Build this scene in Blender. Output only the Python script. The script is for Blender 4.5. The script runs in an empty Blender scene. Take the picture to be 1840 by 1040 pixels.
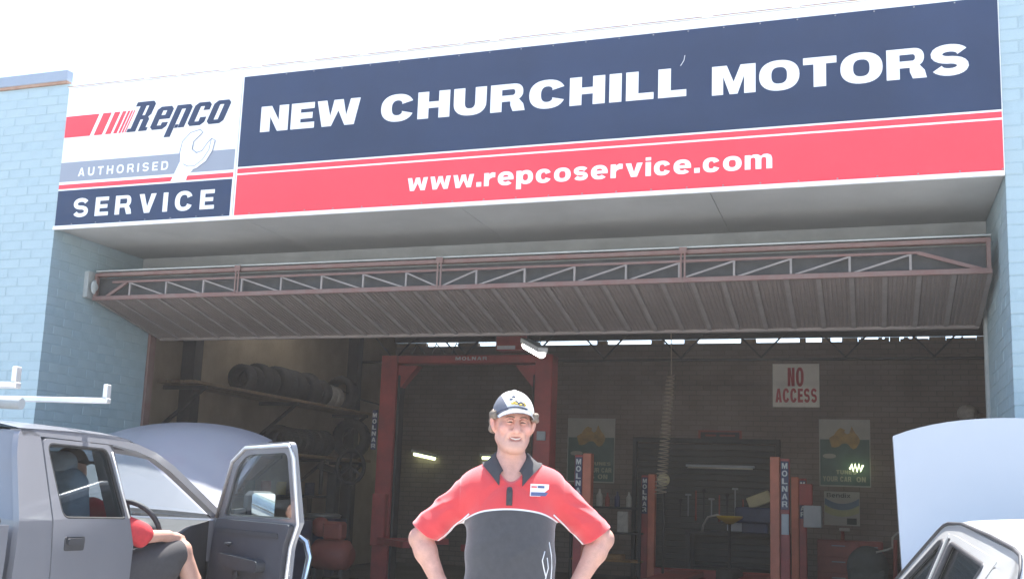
import bpy, bmesh, math, random
import numpy as np
from mathutils import Vector, Matrix
from mathutils.geometry import tessellate_polygon
random.seed(7)
rnd = random.Random(11)
R = math.radians
SC = bpy.context.scene
COL = SC.collection

# ------------------------------------------------------------------ camera
cam_d = bpy.data.cameras.new('camera')
cam = bpy.data.objects.new('camera', cam_d)
COL.objects.link(cam)
YAW, PITCH, ROLL = -0.3302, 0.1582, 0.0362
fw = Vector((math.sin(YAW)*math.cos(PITCH), math.cos(YAW)*math.cos(PITCH), math.sin(PITCH)))
rt0 = Vector((math.cos(YAW), -math.sin(YAW), 0)); up0 = rt0.cross(fw)
rt = rt0*math.cos(ROLL)+up0*math.sin(ROLL); up = -rt0*math.sin(ROLL)+up0*math.cos(ROLL)
cam.matrix_world = Matrix(((rt.x, up.x, -fw.x, 7.0076), (rt.y, up.y, -fw.y, -7.4854), (rt.z, up.z, -fw.z, 1.30), (0, 0, 0, 1)))
cam_d.sensor_width = 36.0
cam_d.lens = 36.0*1889.97/1840
cam_d.shift_y = (586.47-520)/1840
cam_d.clip_end = 3000
SC.camera = cam

# ------------------------------------------------------------------ sky, sun, exposure
SUN_EL, SUN_AZ = R(72.0), R(-4.0)        # behind the building, to the right
world = bpy.data.worlds.new('World'); SC.world = world; world.use_nodes = True
wn = world.node_tree.nodes; wl = world.node_tree.links
sky = wn.new('ShaderNodeTexSky'); sky.sky_type = 'NISHITA'; sky.sun_disc = False
sky.sun_elevation = SUN_EL; sky.sun_rotation = SUN_AZ
sky.air_density = 1.0; sky.dust_density = 1.0; sky.ozone_density = 1.0
wn['Background'].inputs['Strength'].default_value = 0.13
wl.new(sky.outputs['Color'], wn['Background'].inputs['Color'])
sun_d = bpy.data.lights.new('sun', 'SUN'); sun_d.energy = 4.4; sun_d.angle = R(0.5); sun_d.color = (1, .965, .91)
sun = bpy.data.objects.new('sun', sun_d); COL.objects.link(sun)
sdir = Vector((math.sin(SUN_AZ)*math.cos(SUN_EL), math.cos(SUN_AZ)*math.cos(SUN_EL), math.sin(SUN_EL)))
sun.rotation_euler = sdir.to_track_quat('Z', 'Y').to_euler()
SC.view_settings.view_transform = 'Standard'; SC.view_settings.look = 'None'
SC.view_settings.exposure = 1.85; SC.view_settings.gamma = 1.0; SC.view_settings.use_curve_mapping = False
SC.render.engine = 'CYCLES'
SC.cycles.use_denoising = True
SC.cycles.max_bounces = 10; SC.cycles.diffuse_bounces = 6; SC.cycles.transparent_max_bounces = 16
SC.cycles.sample_clamp_indirect = 6.0; SC.cycles.caustics_reflective = False; SC.cycles.caustics_refractive = False

# ------------------------------------------------------------------ helpers
def tag(o, label=None, cat=None, group=None, kind=None):
    if label: o['label'] = label
    if cat: o['category'] = cat
    if group: o['group'] = group
    if kind: o['kind'] = kind
    return o

def thing(name, label, cat, loc=(0, 0, 0), rz=0.0, group=None):
    o = bpy.data.objects.new(name, None); COL.objects.link(o); o.empty_display_size = .2
    o.location = loc; o.rotation_euler = (0, 0, rz)
    return tag(o, label, cat, group)

def mat(name, col, rough=.6, metal=0.0, var=.08, scale=6.0, bump=0.0, bscale=None, coat=0.0, spec=.5, col2=None, wear=.35):
    m = bpy.data.materials.new(name); m.use_nodes = True
    nt = m.node_tree; b = nt.nodes['Principled BSDF']
    b.inputs['Roughness'].default_value = rough; b.inputs['Metallic'].default_value = metal
    b.inputs['Coat Weight'].default_value = coat; b.inputs['Coat Roughness'].default_value = .08
    b.inputs['Specular IOR Level'].default_value = spec
    c = list(col)+[1] if len(col) == 3 else list(col)
    b.inputs['Base Color'].default_value = c
    if var or col2:
        tc = nt.nodes.new('ShaderNodeTexCoord')
        nz = nt.nodes.new('ShaderNodeTexNoise'); nz.inputs['Scale'].default_value = scale
        nz.inputs['Detail'].default_value = 6; nz.inputs['Roughness'].default_value = .65
        nt.links.new(tc.outputs['Object'], nz.inputs['Vector'])
        rp = nt.nodes.new('ShaderNodeValToRGB')
        rp.color_ramp.elements[0].position = wear; rp.color_ramp.elements[1].position = .72
        lo = [max(0, x*(1-var*1.6)) for x in c[:3]]+[1]; hi = [min(1, x*(1+var)) for x in c[:3]]+[1]
        if col2: lo = list(col2)+[1]
        rp.color_ramp.elements[0].color = lo; rp.color_ramp.elements[1].color = hi
        nt.links.new(nz.outputs['Fac'], rp.inputs['Fac']); nt.links.new(rp.outputs['Color'], b.inputs['Base Color'])
        mr = nt.nodes.new('ShaderNodeMapRange'); mr.inputs['To Min'].default_value = max(0, rough-.08); mr.inputs['To Max'].default_value = min(1, rough+.1)
        nt.links.new(nz.outputs['Fac'], mr.inputs['Value']); nt.links.new(mr.outputs['Result'], b.inputs['Roughness'])
    if bump:
        tc = nt.nodes.new('ShaderNodeTexCoord')
        n2 = nt.nodes.new('ShaderNodeTexNoise'); n2.inputs['Scale'].default_value = bscale or scale*8; n2.inputs['Detail'].default_value = 5
        nt.links.new(tc.outputs['Object'], n2.inputs['Vector'])
        bp = nt.nodes.new('ShaderNodeBump'); bp.inputs['Strength'].default_value = bump; bp.inputs['Distance'].default_value = .01
        nt.links.new(n2.outputs['Fac'], bp.inputs['Height']); nt.links.new(bp.outputs['Normal'], b.inputs['Normal'])
    return m

def brickmat(name, c1, c2, mortar, bw=.24, bh=.086, ms=.008, plane='xz', rough=.8, bump=.5):
    m = bpy.data.materials.new(name); m.use_nodes = True
    nt = m.node_tree; b = nt.nodes['Principled BSDF']; b.inputs['Roughness'].default_value = rough
    tc = nt.nodes.new('ShaderNodeTexCoord'); sp = nt.nodes.new('ShaderNodeSeparateXYZ'); cb = nt.nodes.new('ShaderNodeCombineXYZ')
    nt.links.new(tc.outputs['Object'], sp.inputs[0])
    nt.links.new(sp.outputs['X' if plane == 'xz' else 'Y'], cb.inputs[0]); nt.links.new(sp.outputs['Z'], cb.inputs[1])
    bt = nt.nodes.new('ShaderNodeTexBrick'); nt.links.new(cb.outputs[0], bt.inputs['Vector'])
    bt.inputs['Scale'].default_value = 1; bt.inputs['Brick Width'].default_value = bw; bt.inputs['Row Height'].default_value = bh
    bt.inputs['Mortar Size'].default_value = ms; bt.inputs['Mortar Smooth'].default_value = .3
    bt.inputs['Color1'].default_value = (*c1, 1); bt.inputs['Color2'].default_value = (*c2, 1); bt.inputs['Mortar'].default_value = (*mortar, 1)
    nz = nt.nodes.new('ShaderNodeTexNoise'); nz.inputs['Scale'].default_value = 1.3; nz.inputs['Detail'].default_value = 8
    nt.links.new(tc.outputs['Object'], nz.inputs['Vector'])
    mx = nt.nodes.new('ShaderNodeMix'); mx.data_type = 'RGBA'; mx.blend_type = 'MULTIPLY'; mx.inputs['Factor'].default_value = .6
    rp = nt.nodes.new('ShaderNodeValToRGB'); rp.color_ramp.elements[0].position = .3; rp.color_ramp.elements[0].color = (.55, .52, .5, 1); rp.color_ramp.elements[1].position = .7
    nt.links.new(nz.outputs['Fac'], rp.inputs[0]); nt.links.new(bt.outputs['Color'], mx.inputs['A']); nt.links.new(rp.outputs[0], mx.inputs['B'])
    nt.links.new(mx.outputs['Result'], b.inputs['Base Color'])
    bp = nt.nodes.new('ShaderNodeBump'); bp.inputs['Strength'].default_value = bump; bp.inputs['Distance'].default_value = .006; bp.invert = True
    nt.links.new(bt.outputs['Fac'], bp.inputs['Height']); nt.links.new(bp.outputs['Normal'], b.inputs['Normal'])
    return m

def emit(name, col, strength):
    m = bpy.data.materials.new(name); m.use_nodes = True
    b = m.node_tree.nodes['Principled BSDF']
    b.inputs['Base Color'].default_value = (*col, 1); b.inputs['Emission Color'].default_value = (*col, 1); b.inputs['Emission Strength'].default_value = strength
    return m

def glassmat(name, tint=(.8, .86, .86), refl=.08):
    m = bpy.data.materials.new(name); m.use_nodes = True
    nt = m.node_tree; nt.nodes.remove(nt.nodes['Principled BSDF'])
    out = nt.nodes['Material Output']
    tr = nt.nodes.new('ShaderNodeBsdfTransparent'); tr.inputs[0].default_value = (*tint, 1)
    gl = nt.nodes.new('ShaderNodeBsdfGlossy'); gl.inputs['Roughness'].default_value = .03
    lw0 = nt.nodes.new('ShaderNodeLayerWeight'); lw0.inputs['Blend'].default_value = .5
    pw = nt.nodes.new('ShaderNodeMath'); pw.operation = 'POWER'; pw.inputs[1].default_value = 4.0; nt.links.new(lw0.outputs['Facing'], pw.inputs[0])
    lw = nt.nodes.new('ShaderNodeMath'); lw.operation = 'MULTIPLY_ADD'; lw.inputs[1].default_value = .8; lw.inputs[2].default_value = refl; nt.links.new(pw.outputs[0], lw.inputs[0])
    mx = nt.nodes.new('ShaderNodeMixShader')
    nt.links.new(lw.outputs[0], mx.inputs[0]); nt.links.new(tr.outputs[0], mx.inputs[1]); nt.links.new(gl.outputs[0], mx.inputs[2])
    nt.links.new(mx.outputs[0], out.inputs[0])
    return m

class MB:
    def __init__(s): s.v = []; s.f = []; s.sm = []
    def add(s, vs, fs, smooth=False):
        o = len(s.v); s.v += [tuple(v) for v in vs]; s.f += [tuple(i+o for i in f) for f in fs]; s.sm += [smooth]*len(fs); return s
    def box(s, a, b, ch=0.0, M=None):
        x0, y0, z0 = [min(p, q) for p, q in zip(a, b)]; x1, y1, z1 = [max(p, q) for p, q in zip(a, b)]
        if ch <= 0:
            vs = [(x0, y0, z0), (x1, y0, z0), (x1, y1, z0), (x0, y1, z0), (x0, y0, z1), (x1, y0, z1), (x1, y1, z1), (x0, y1, z1)]
            fs = [(0, 3, 2, 1), (4, 5, 6, 7), (0, 1, 5, 4), (1, 2, 6, 5), (2, 3, 7, 6), (3, 0, 4, 7)]
        else:
            c = min(ch, (x1-x0)*.45, (y1-y0)*.45, (z1-z0)*.45)
            vs = []; idx = {}
            for sx in (0, 1):
                for sy in (0, 1):
                    for sz in (0, 1):
                        X = (x0, x1)[sx]; Y = (y0, y1)[sy]; Z = (z0, z1)[sz]
                        dx = c if sx == 0 else -c; dy = c if sy == 0 else -c; dz = c if sz == 0 else -c
                        idx[sx, sy, sz, 0] = len(vs); vs.append((X, Y+dy, Z+dz))
                        idx[sx, sy, sz, 1] = len(vs); vs.append((X+dx, Y, Z+dz))
                        idx[sx, sy, sz, 2] = len(vs); vs.append((X+dx, Y+dy, Z))
            fs = []
            I = idx
            for sgn in (0, 1):
                q = [I[sgn, 0, 0, 0], I[sgn, 1, 0, 0], I[sgn, 1, 1, 0], I[sgn, 0, 1, 0]]; fs.append(q if sgn else q[::-1])
                q = [I[0, sgn, 0, 1], I[1, sgn, 0, 1], I[1, sgn, 1, 1], I[0, sgn, 1, 1]]; fs.append(q[::-1] if sgn else q)
                q = [I[0, 0, sgn, 2], I[1, 0, sgn, 2], I[1, 1, sgn, 2], I[0, 1, sgn, 2]]; fs.append(q if sgn else q[::-1])
            for a_ in (0, 1):
                for b_ in (0, 1):
                    p = (a_ ^ b_)
                    q = [I[a_, b_, 0, 0], I[a_, b_, 1, 0], I[a_, b_, 1, 1], I[a_, b_, 0, 1]]; fs.append(q if p else q[::-1])
                    q = [I[a_, 0, b_, 0], I[a_, 1, b_, 0], I[a_, 1, b_, 2], I[a_, 0, b_, 2]]; fs.append(q[::-1] if p else q)
                    q = [I[0, a_, b_, 1], I[1, a_, b_, 1], I[1, a_, b_, 2], I[0, a_, b_, 2]]; fs.append(q if p else q[::-1])
            for k in [(i, j, l) for i in (0, 1) for j in (0, 1) for l in (0, 1)]:
                t = [I[(*k, 0)], I[(*k, 1)], I[(*k, 2)]]; fs.append(t if sum(k) % 2 else t[::-1])
        if M is not None: vs = [M @ Vector(v) for v in vs]
        return s.add(vs, fs)
    def tube(s, pts, r, n=8, closed=False, caps=True, flat=1.0):
        pts = [Vector(p) for p in pts]; m = len(pts); rs = r if isinstance(r, (list, tuple)) else [r]*m
        vs = []; fs = []; prev = None
        for i, p in enumerate(pts):
            if closed: t = pts[(i+1) % m]-pts[i-1]
            else: t = pts[min(i+1, m-1)]-pts[max(i-1, 0)]
            t.normalize()
            if prev is None:
                a = Vector((0, 0, 1)) if abs(t.z) < .9 else Vector((1, 0, 0)); u = t.cross(a).normalized()
            else:
                u = (prev-t*prev.dot(t)); u = u.normalized() if u.length > 1e-6 else t.orthogonal().normalized()
            prev = u; w = t.cross(u)
            for k in range(n):
                an = 2*math.pi*k/n; vs.append(p+(u*math.cos(an)+w*math.sin(an)*flat)*rs[i])
        for i in range(m if closed else m-1):
            j = (i+1) % m
            for k in range(n): fs.append((i*n+k, i*n+(k+1) % n, j*n+(k+1) % n, j*n+k))
        s.add(vs, fs, n > 4)
        if caps and not closed:
            o = len(s.v)-len(vs); s.f.append(tuple(o+k for k in range(n))[::-1]); s.f.append(tuple(o+(m-1)*n+k for k in range(n))); s.sm += [False, False]
        return s
    def bar(s, a, b, w, h, upv=(0, 0, 1)):
        a = Vector(a); b = Vector(b); t = (b-a).normalized(); u = t.cross(Vector(upv))
        if u.length < 1e-4: u = t.orthogonal()
        u.normalize(); v = u.cross(t)
        vs = []
        for p in (a, b):
            for i, j in ((-1, -1), (1, -1), (1, 1), (-1, 1)): vs.append(p+u*(i*w/2)+v*(j*h/2))
        return s.add(vs, [(0, 1, 2, 3), (7, 6, 5, 4), (0, 4, 5, 1), (1, 5, 6, 2), (2, 6, 7, 3), (3, 7, 4, 0)])
    def ell(s, c, r, n=16, m=10, M=None):
        vs = [(0, 0, 1)]
        for i in range(1, m):
            ph = math.pi*i/m
            for k in range(n): vs.append((math.sin(ph)*math.cos(2*math.pi*k/n), math.sin(ph)*math.sin(2*math.pi*k/n), math.cos(ph)))
        vs.append((0, 0, -1)); fs = []
        for k in range(n): fs.append((0, 1+k, 1+(k+1) % n)); fs.append((len(vs)-1, 1+(m-2)*n+(k+1) % n, 1+(m-2)*n+k))
        for i in range(m-2):
            for k in range(n): fs.append((1+i*n+k, 1+(i+1)*n+k, 1+(i+1)*n+(k+1) % n, 1+i*n+(k+1) % n))
        r = r if isinstance(r, (tuple, list)) else (r, r, r)
        vs = [Vector((v[0]*r[0], v[1]*r[1], v[2]*r[2])) for v in vs]
        if M is not None: vs = [M @ v for v in vs]
        return s.add([v+Vector(c) for v in vs], fs, True)
    def lathe(s, prof, c=(0, 0, 0), axis='z', n=24, smooth=True):
        vs = []; fs = []
        for r, h in prof:
            for k in range(n):
                a = 2*math.pi*k/n; p = (r*math.cos(a), r*math.sin(a), h)
                if axis == 'x': p = (p[2], p[0], p[1])
                elif axis == 'y': p = (p[1], p[2], p[0])
                vs.append(Vector(p)+Vector(c))
        for i in range(len(prof)-1):
            for k in range(n): fs.append((i*n+k, i*n+(k+1) % n, (i+1)*n+(k+1) % n, (i+1)*n+k))
        return s.add(vs, fs, smooth)
    def grid(s, rows, smooth=True, flip=False):
        n = len(rows[0]); vs = [p for r_ in rows for p in r_]; fs = []
        for i in range(len(rows)-1):
            for k in range(n-1):
                q = (i*n+k, i*n+k+1, (i+1)*n+k+1, (i+1)*n+k); fs.append(q[::-1] if flip else q)
        return s.add(vs, fs, smooth)
    def prism(s, loops, d0, d1, fmap):
        """filled polygon with holes, extruded from depth d0 to d1; fmap(u,v,d) -> point"""
        pl = [[Vector((p[0], p[1], 0)) for p in l] for l in loops]
        tris = tessellate_polygon(pl); flat = [p for l in loops for p in l]; n = len(flat)
        vs = [fmap(p[0], p[1], d0) for p in flat]+[fmap(p[0], p[1], d1) for p in flat]
        fs = [tuple(t) for t in tris]+[tuple(i+n for i in t[::-1]) for t in tris]
        o = 0
        for l in loops:
            m = len(l)
            for i in range(m): j = (i+1) % m; fs.append((o+i, o+j, o+j+n, o+i+n))
            o += m
        return s.add(vs, fs)
    def mesh(s, name, mats=None):
        me = bpy.data.meshes.new(name); me.from_pydata(s.v, [], s.f); me.validate(verbose=False)
        if len(me.polygons) == len(s.sm): me.polygons.foreach_set('use_smooth', s.sm)
        if mats: 
            for m in (mats if isinstance(mats, (list, tuple)) else [mats]): me.materials.append(m)
        me.update(); return me
    def build(s, name, m, parent=None, bevel=0.0, loc=None, solid=0.0, fix=False):
        me = s.mesh(name, m)
        if fix:
            bm = bmesh.new(); bm.from_mesh(me); bmesh.ops.recalc_face_normals(bm, faces=bm.faces); bm.to_mesh(me); bm.free()
        o = bpy.data.objects.new(name, me); COL.objects.link(o)
        if parent is not None: o.parent = parent
        if loc is not None: o.location = loc
        if bevel:
            b = o.modifiers.new('bevel', 'BEVEL'); b.width = bevel; b.segments = 2; b.limit_method = 'ANGLE'
        return o

def inst(name, me, parent=None, loc=(0, 0, 0), rot=(0, 0, 0), scale=None):
    o = bpy.data.objects.new(name, me); COL.objects.link(o); o.parent = parent; o.location = loc; o.rotation_euler = rot
    if scale: o.scale = scale
    return o

def copy_tree(o, parent=None):
    c = o.copy(); COL.objects.link(c); c.parent = parent
    for ch in list(o.children): copy_tree(ch, c)
    return c

def roundpoly(pts, r, n=4):
    out = []; m = len(pts)
    for i in range(m):
        p0, p, p1 = Vector(pts[i-1]), Vector(pts[i]), Vector(pts[(i+1) % m])
        rr = r[i] if isinstance(r, (list, tuple)) else r
        a = p0-p; b = p1-p; d = min(rr, a.length*.45, b.length*.45)
        if d < 1e-4: out.append(tuple(p)); continue
        A = p+a.normalized()*d; B = p+b.normalized()*d
        for k in range(n+1):
            t = k/n; out.append(tuple(A*(1-t)**2+p*2*t*(1-t)+B*t*t))
    return out

def plate(name, outline, holes, thick, fmap, m, parent, cuts_u=(), cuts_v=(), bevel=0.0, smooth=True):
    """sheet in (u,v) with holes, cut along lines so that it can bend, mapped to 3D and thickened inwards"""
    bm = bmesh.new(); edges = []
    for l in [outline]+list(holes):
        vs = [bm.verts.new((p[0], p[1], 0)) for p in l]
        for i in range(len(vs)): edges.append(bm.edges.new((vs[i], vs[(i+1) % len(vs)])))
    bmesh.ops.triangle_fill(bm, use_beauty=True, edges=edges)
    for c in cuts_u: bmesh.ops.bisect_plane(bm, geom=bm.verts[:]+bm.edges[:]+bm.faces[:], plane_co=(c, 0, 0), plane_no=(1, 0, 0))
    for c in cuts_v: bmesh.ops.bisect_plane(bm, geom=bm.verts[:]+bm.edges[:]+bm.faces[:], plane_co=(0, c, 0), plane_no=(0, 1, 0))
    bm.verts.ensure_lookup_table(); bm.verts.index_update()
    outer = [Vector(fmap(v.co.x, v.co.y, 0)) for v in bm.verts]; inner = [Vector(fmap(v.co.x, v.co.y, thick)) for v in bm.verts]
    n = len(outer); fs = [tuple(v.index for v in f.verts) for f in bm.faces]
    be = [tuple(v.index for v in e.verts) for e in bm.edges if len(e.link_faces) == 1]
    bm.free()
    mb = MB(); mb.add(outer+inner, fs+[tuple(i+n for i in f[::-1]) for f in fs], False)
    mb.f += [(a, b, b+n, a+n) for a, b in be]; mb.sm += [False]*len(be)
    o = mb.build(name, m, parent, fix=True)
    if smooth:
        for p in o.data.polygons: p.use_smooth = True
        o.data.set_sharp_from_angle(angle=R(35))
    return o
# ------------------------------------------------------------------ lettering: outlines drawn here
def sarc(cx, cy, rx, ry, a0, a1, n=14, e=2.3):
    out = []
    for k in range(n+1):
        a = R(a0+(a1-a0)*k/n); c, s_ = math.cos(a), math.sin(a)
        out.append((cx+rx*math.copysign(abs(c)**(2/e), c), cy+ry*math.copysign(abs(s_)**(2/e), s_)))
    return out

def ribbon(pts, hw):
    """thick line along a list of points -> one outline"""
    L = []; Rr_ = []; n = len(pts)
    for i in range(n):
        a = Vector(pts[max(i-1, 0)]); b = Vector(pts[min(i+1, n-1)]); t = (b-a).normalized(); nn = Vector((-t.y, t.x))
        w = hw[i] if isinstance(hw, list) else hw
        p = Vector(pts[i]); L.append(tuple(p+nn*w)); Rr_.append(tuple(p-nn*w))
    return L+Rr_[::-1]

def glyph(ch, s, h, w=1.0):
    """outline loops and advance width of a letter; cap height 1, stem s, bar h, w widens"""
    xh = .74
    if ch == 'I': return [[[(0, 0), (0, 1), (s, 1), (s, 0)]]], s
    if ch == '.': return [[[(0, 0), (0, s*.95), (s, s*.95), (s, 0)]]], s
    if ch == 'N':
        W = .95*w; return [[[(0, 0), (0, 1), (s*1.12, 1), (W-s, .42), (W-s, 1), (W, 1), (W, 0), (W-s*1.12, 0), (s, .58), (s, 0)]]], W
    if ch == 'E':
        W = .78*w; m0 = .5-h/2; m1 = .5+h/2
        return [[[(0, 0), (0, 1), (W, 1), (W, 1-h), (s, 1-h), (s, m1), (W*.93, m1), (W*.93, m0), (s, m0), (s, h), (W*1.02, h), (W*1.02, 0)]]], W
    if ch == 'F':
        W = .76*w; m0 = .47-h/2; m1 = .47+h/2
        return [[[(0, 0), (0, 1), (W, 1), (W, 1-h), (s, 1-h), (s, m1), (W*.9, m1), (W*.9, m0), (s, m0), (s, 0)]]], W
    if ch == 'L':
        W = .72*w; return [[[(0, 0), (0, 1), (s, 1), (s, h), (W, h), (W, 0)]]], W
    if ch == 'T':
        W = .86*w; c = W/2; return [[[(0, 1), (W, 1), (W, 1-h), (c+s/2, 1-h), (c+s/2, 0), (c-s/2, 0), (c-s/2, 1-h), (0, 1-h)]]], W
    if ch == 'H':
        W = .95*w; return [[[(0, 0), (0, 1), (s, 1), (s, .5+h/2), (W-s, .5+h/2), (W-s, 1), (W, 1), (W, 0), (W-s, 0), (W-s, .5-h/2), (s, .5-h/2), (s, 0)]]], W
    if ch in 'Ww':
        H = 1 if ch == 'W' else xh; W = (1.42 if ch == 'W' else 1.2)*w*(1 if ch == 'W' else .92); k = s*.98 if ch == 'W' else s*.9
        a = W*.22; c = W/2
        return [[[(0, H), (k, H), (a+k*.42, H*.38), (c-k*.48, H), (c+k*.48, H), (W-a-k*.42, H*.38), (W-k, H), (W, H), (W-a+k*.42, 0), (W-a-k*.55, 0), (c, H*.58), (a+k*.55, 0), (a-k*.42, 0)]]], W
    if ch in 'Vv':
        H = 1 if ch == 'V' else xh; W = (.98 if ch == 'V' else .82)*w; c = W/2
        return [[[(0, H), (s*1.05, H), (c, H*.32), (W-s*1.05, H), (W, H), (c+s*.56, 0), (c-s*.56, 0)]]], W
    if ch == 'A':
        W = .98*w; c = W/2; t0 = .2; t1 = t0+h*.85
        xl = lambda z: s*1.05+(c-s*1.05)*z/.72
        return [[[(0, 0), (c-s*.56, 1), (c+s*.56, 1), (W, 0), (W-s*1.02, 0), (W-s*1.02-.05, t0*.95), (s*1.02+.05, t0*.95), (s*1.02, 0)], [(xl(t1)+.0, t1), (W-xl(t1), t1), (c, .76)]]], W
    if ch == 'M':
        W = 1.18*w; c = W/2
        return [[[(0, 0), (0, 1), (s*1.25, 1), (c, .42), (W-s*1.25, 1), (W, 1), (W, 0), (W-s*.95, 0), (W-s*.95, .62), (c+s*.33, 0), (c-s*.33, 0), (s*.95, .62), (s*.95, 0)]]], W
    if ch in 'Oo':
        H = 1 if ch == 'O' else xh; W = (1.06 if ch == 'O' else .84)*w; o = .02
        return [[sarc(W/2, H/2, W/2, H/2+o, 0, 350, 34), sarc(W/2, H/2, W/2-s, H/2-h*.92, 0, 345, 22, 2.6)]], W
    if ch in 'Cc':
        H = 1 if ch == 'C' else xh; W = (1.0 if ch == 'C' else .78)*w; o = .02
        out = sarc(W/2, H/2, W/2, H/2+o, 24, 336, 30); inn = sarc(W/2, H/2, W/2-s, H/2-h*.92, 336, 24, 22, 2.4)
        xr = out[0][0]; 
        inn[0] = (xr-s*1.0, inn[0][1]); inn[-1] = (xr-s*1.0, inn[-1][1])
        return [[out+inn]], W
    if ch == 'U':
        W = .95*w; rb = .46
        return [[[(0, 1), (s, 1)]+sarc(W/2, rb, W/2-s, rb-h, 180, 360, 14, 2.5)+[(W-s, 1), (W, 1)]+sarc(W/2, rb, W/2, rb+.02, 360, 180, 20, 2.4)]], W
    if ch in 'RP':
        W = .95*w; bw_ = W*.97; r0 = .30; zc = 1-r0; zb = 1-2*r0
        outer = [(0, 0), (0, 1), (bw_-r0*.9, 1)]+sarc(bw_-r0*.9, zc, r0*.9, r0, 90, -60, 12)
        if ch == 'R': outer += [(W*.86, zb+.02), (W*.98, .25), (W*1.03, 0), (W*1.03-s*1.05, 0), (W*.94-s*1.0, .22), (W*.60, zb-.04), (s, zb-.04)]
        else: outer += [(W*.7, zb-.02), (s, zb-.04)]
        outer += [(s, 0)]
        hole = [(s, 1-h*.85), (bw_-r0*.95, 1-h*.85)]+sarc(bw_-r0*.95, zc-.005, max(.06, r0*.9-s*.82), max(.03, r0-h*.85), 90, -90, 8)[1:-1]+[(bw_-r0*.95, zb+h*.78), (s, zb+h*.78)]
        return [[outer, hole]], W*1.03
    if ch == 'D':
        W = .98*w; outer = [(0, 0), (0, 1), (W-.42, 1)]+sarc(W-.42, .5, .42, .5, 90, -90, 18)+[(W-.42, 0)]
        hole = [(s, h), (W-.44, h)]+sarc(W-.44, .5, .44-s, .5-h, -90, 90, 14)[1:-1]+[(W-.44, 1-h), (s, 1-h)]
        return [[outer, hole]], W
    if ch == 'B':
        W = .92*w; outer = [(0, 0), (0, 1), (W-.28, 1)]+sarc(W-.3, .76, .26, .24, 90, -50, 8)+sarc(W-.28, .27, .28, .27, 60, -90, 10)+[(s, 0)]
        h1 = [(s, .60), (s, 1-h*.8), (W-.3, 1-h*.8), (W-.22, .72), (W-.3, .60)]; h2 = [(s, h*.8), (s, .44), (W-.28, .44), (W-.2, .27), (W-.28, h*.8)]
        return [[outer, h1, h2]], W
    if ch in 'Ss':
        H = 1 if ch == 'S' else xh; W = (.92 if ch == 'S' else .72)*w
        hh = h*1.02; rx = W/2-s*.46; ry = (H+.03-hh)/4; ct = H+.015-hh/2-ry; cb_ = -.015+hh/2+ry
        top = sarc(W/2, ct, rx, ry, 18, 262, 14, 2.1); bot = sarc(W/2, cb_, rx, ry, 82, -162, 14, 2.1)
        pts = top+bot; n = len(pts); hw = []
        for i, p in enumerate(pts):
            d = abs(p[0]-W/2)/rx; hw.append(hh/2*(1-d*.0)+(s*.46-hh/2)*d**3*.8)
        return [[ribbon(pts, hw)]], W
    if ch == 'Y':
        W = .95*w; c = W/2; return [[[(0, 1), (s*1.1, 1), (c, .62), (W-s*1.1, 1), (W, 1), (c+s/2, .42), (c+s/2, 0), (c-s/2, 0), (c-s/2, .42)]]], W
    if ch == 'n':
        W = .82*w; return [[[(0, 0), (0, xh), (s, xh), (s, xh-.06)]+sarc(W-.34, xh-.3, .34, .32, 110, 0, 8)+[(W, 0), (W-s, 0)]+sarc(W-s-.14, xh-.32, .14, .15, 0, 120, 5)+[(s, xh-.3), (s, 0)]]], W
    if ch == 'i': return [[[(0, 0), (0, xh), (s, xh), (s, 0)]], [[(0, xh+.09), (0, 1.0), (s, 1.0), (s, xh+.09)]]], s
    if ch == 'r':
        W = .58*w; return [[[(0, 0), (0, xh), (s, xh), (s, xh-.1), (s+.08, xh-.02), (s+.16, xh+.02), (W, xh), (W, xh-.26), (s+.18, xh-.27), (s+.04, xh-.34), (s, xh-.44), (s, 0)]]], W
    if ch == 'e':
        W = .82*w; c = xh/2; b0 = c-h*.42; b1 = c+h*.30
        out = sarc(W/2, c, W/2, c+.02, -6, 318, 28); inn = sarc(W/2, c, W/2-s, c-h*.9, 318, 196, 12)
        return [[out+inn+[(s, b0), (W*.995, b0)], sarc(W/2, b1, W/2-s, max(.06, xh-h*.9-b1), 172, 8, 8)]], W
    if ch == 'p':
        W = .86*w; out = [(0, -.28), (0, xh), (s, xh), (s, xh-.06)]+sarc(W-.38, xh/2, .38, xh/2+.02, 112, -112, 18)+[(s, .07), (s, -.28)]
        return [[out, sarc(W-.41, xh/2, .40-s*.95, xh/2-h*.95, 0, 345, 16)]], W
    if ch == 'd':
        W = .86*w; l = glyph('p', s, h, w)[0][0]; f_ = lambda p: (W-p[0], xh-p[1]); return [[[f_(p) for p in q] for q in l]], W
    if ch == 'm':
        W = 1.22*w; a = (W-s)/2
        def arch(x0, x1): return sarc((x0+x1)/2, xh-.26, (x1-x0)/2, .13, 180, 0, 6)
        return [[[(0, 0), (0, xh), (s, xh), (s, xh-.06), (s+.12, xh+.02), (a+s*.4, xh+.02), (a+s*.95, xh-.08), (a+s*1.4, xh+.02), (W-.2, xh+.02), (W-.05, xh-.06), (W, xh-.22), (W, 0), (W-s, 0)]+arch(W-s, a+s)+[(a+s, 0), (a, 0)]+arch(a, s)+[(s, 0)]]], W
    if ch == 'x':
        W = .8*w; c = W/2; m_ = xh/2; k = s*.6
        return [[[(0, 0), (c-k, m_), (0, xh), (s*1.1, xh), (c, m_+k*.9), (W-s*1.1, xh), (W, xh), (c+k, m_), (W, 0), (W-s*1.1, 0), (c, m_-k*.9), (s*1.1, 0)]]], W
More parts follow.
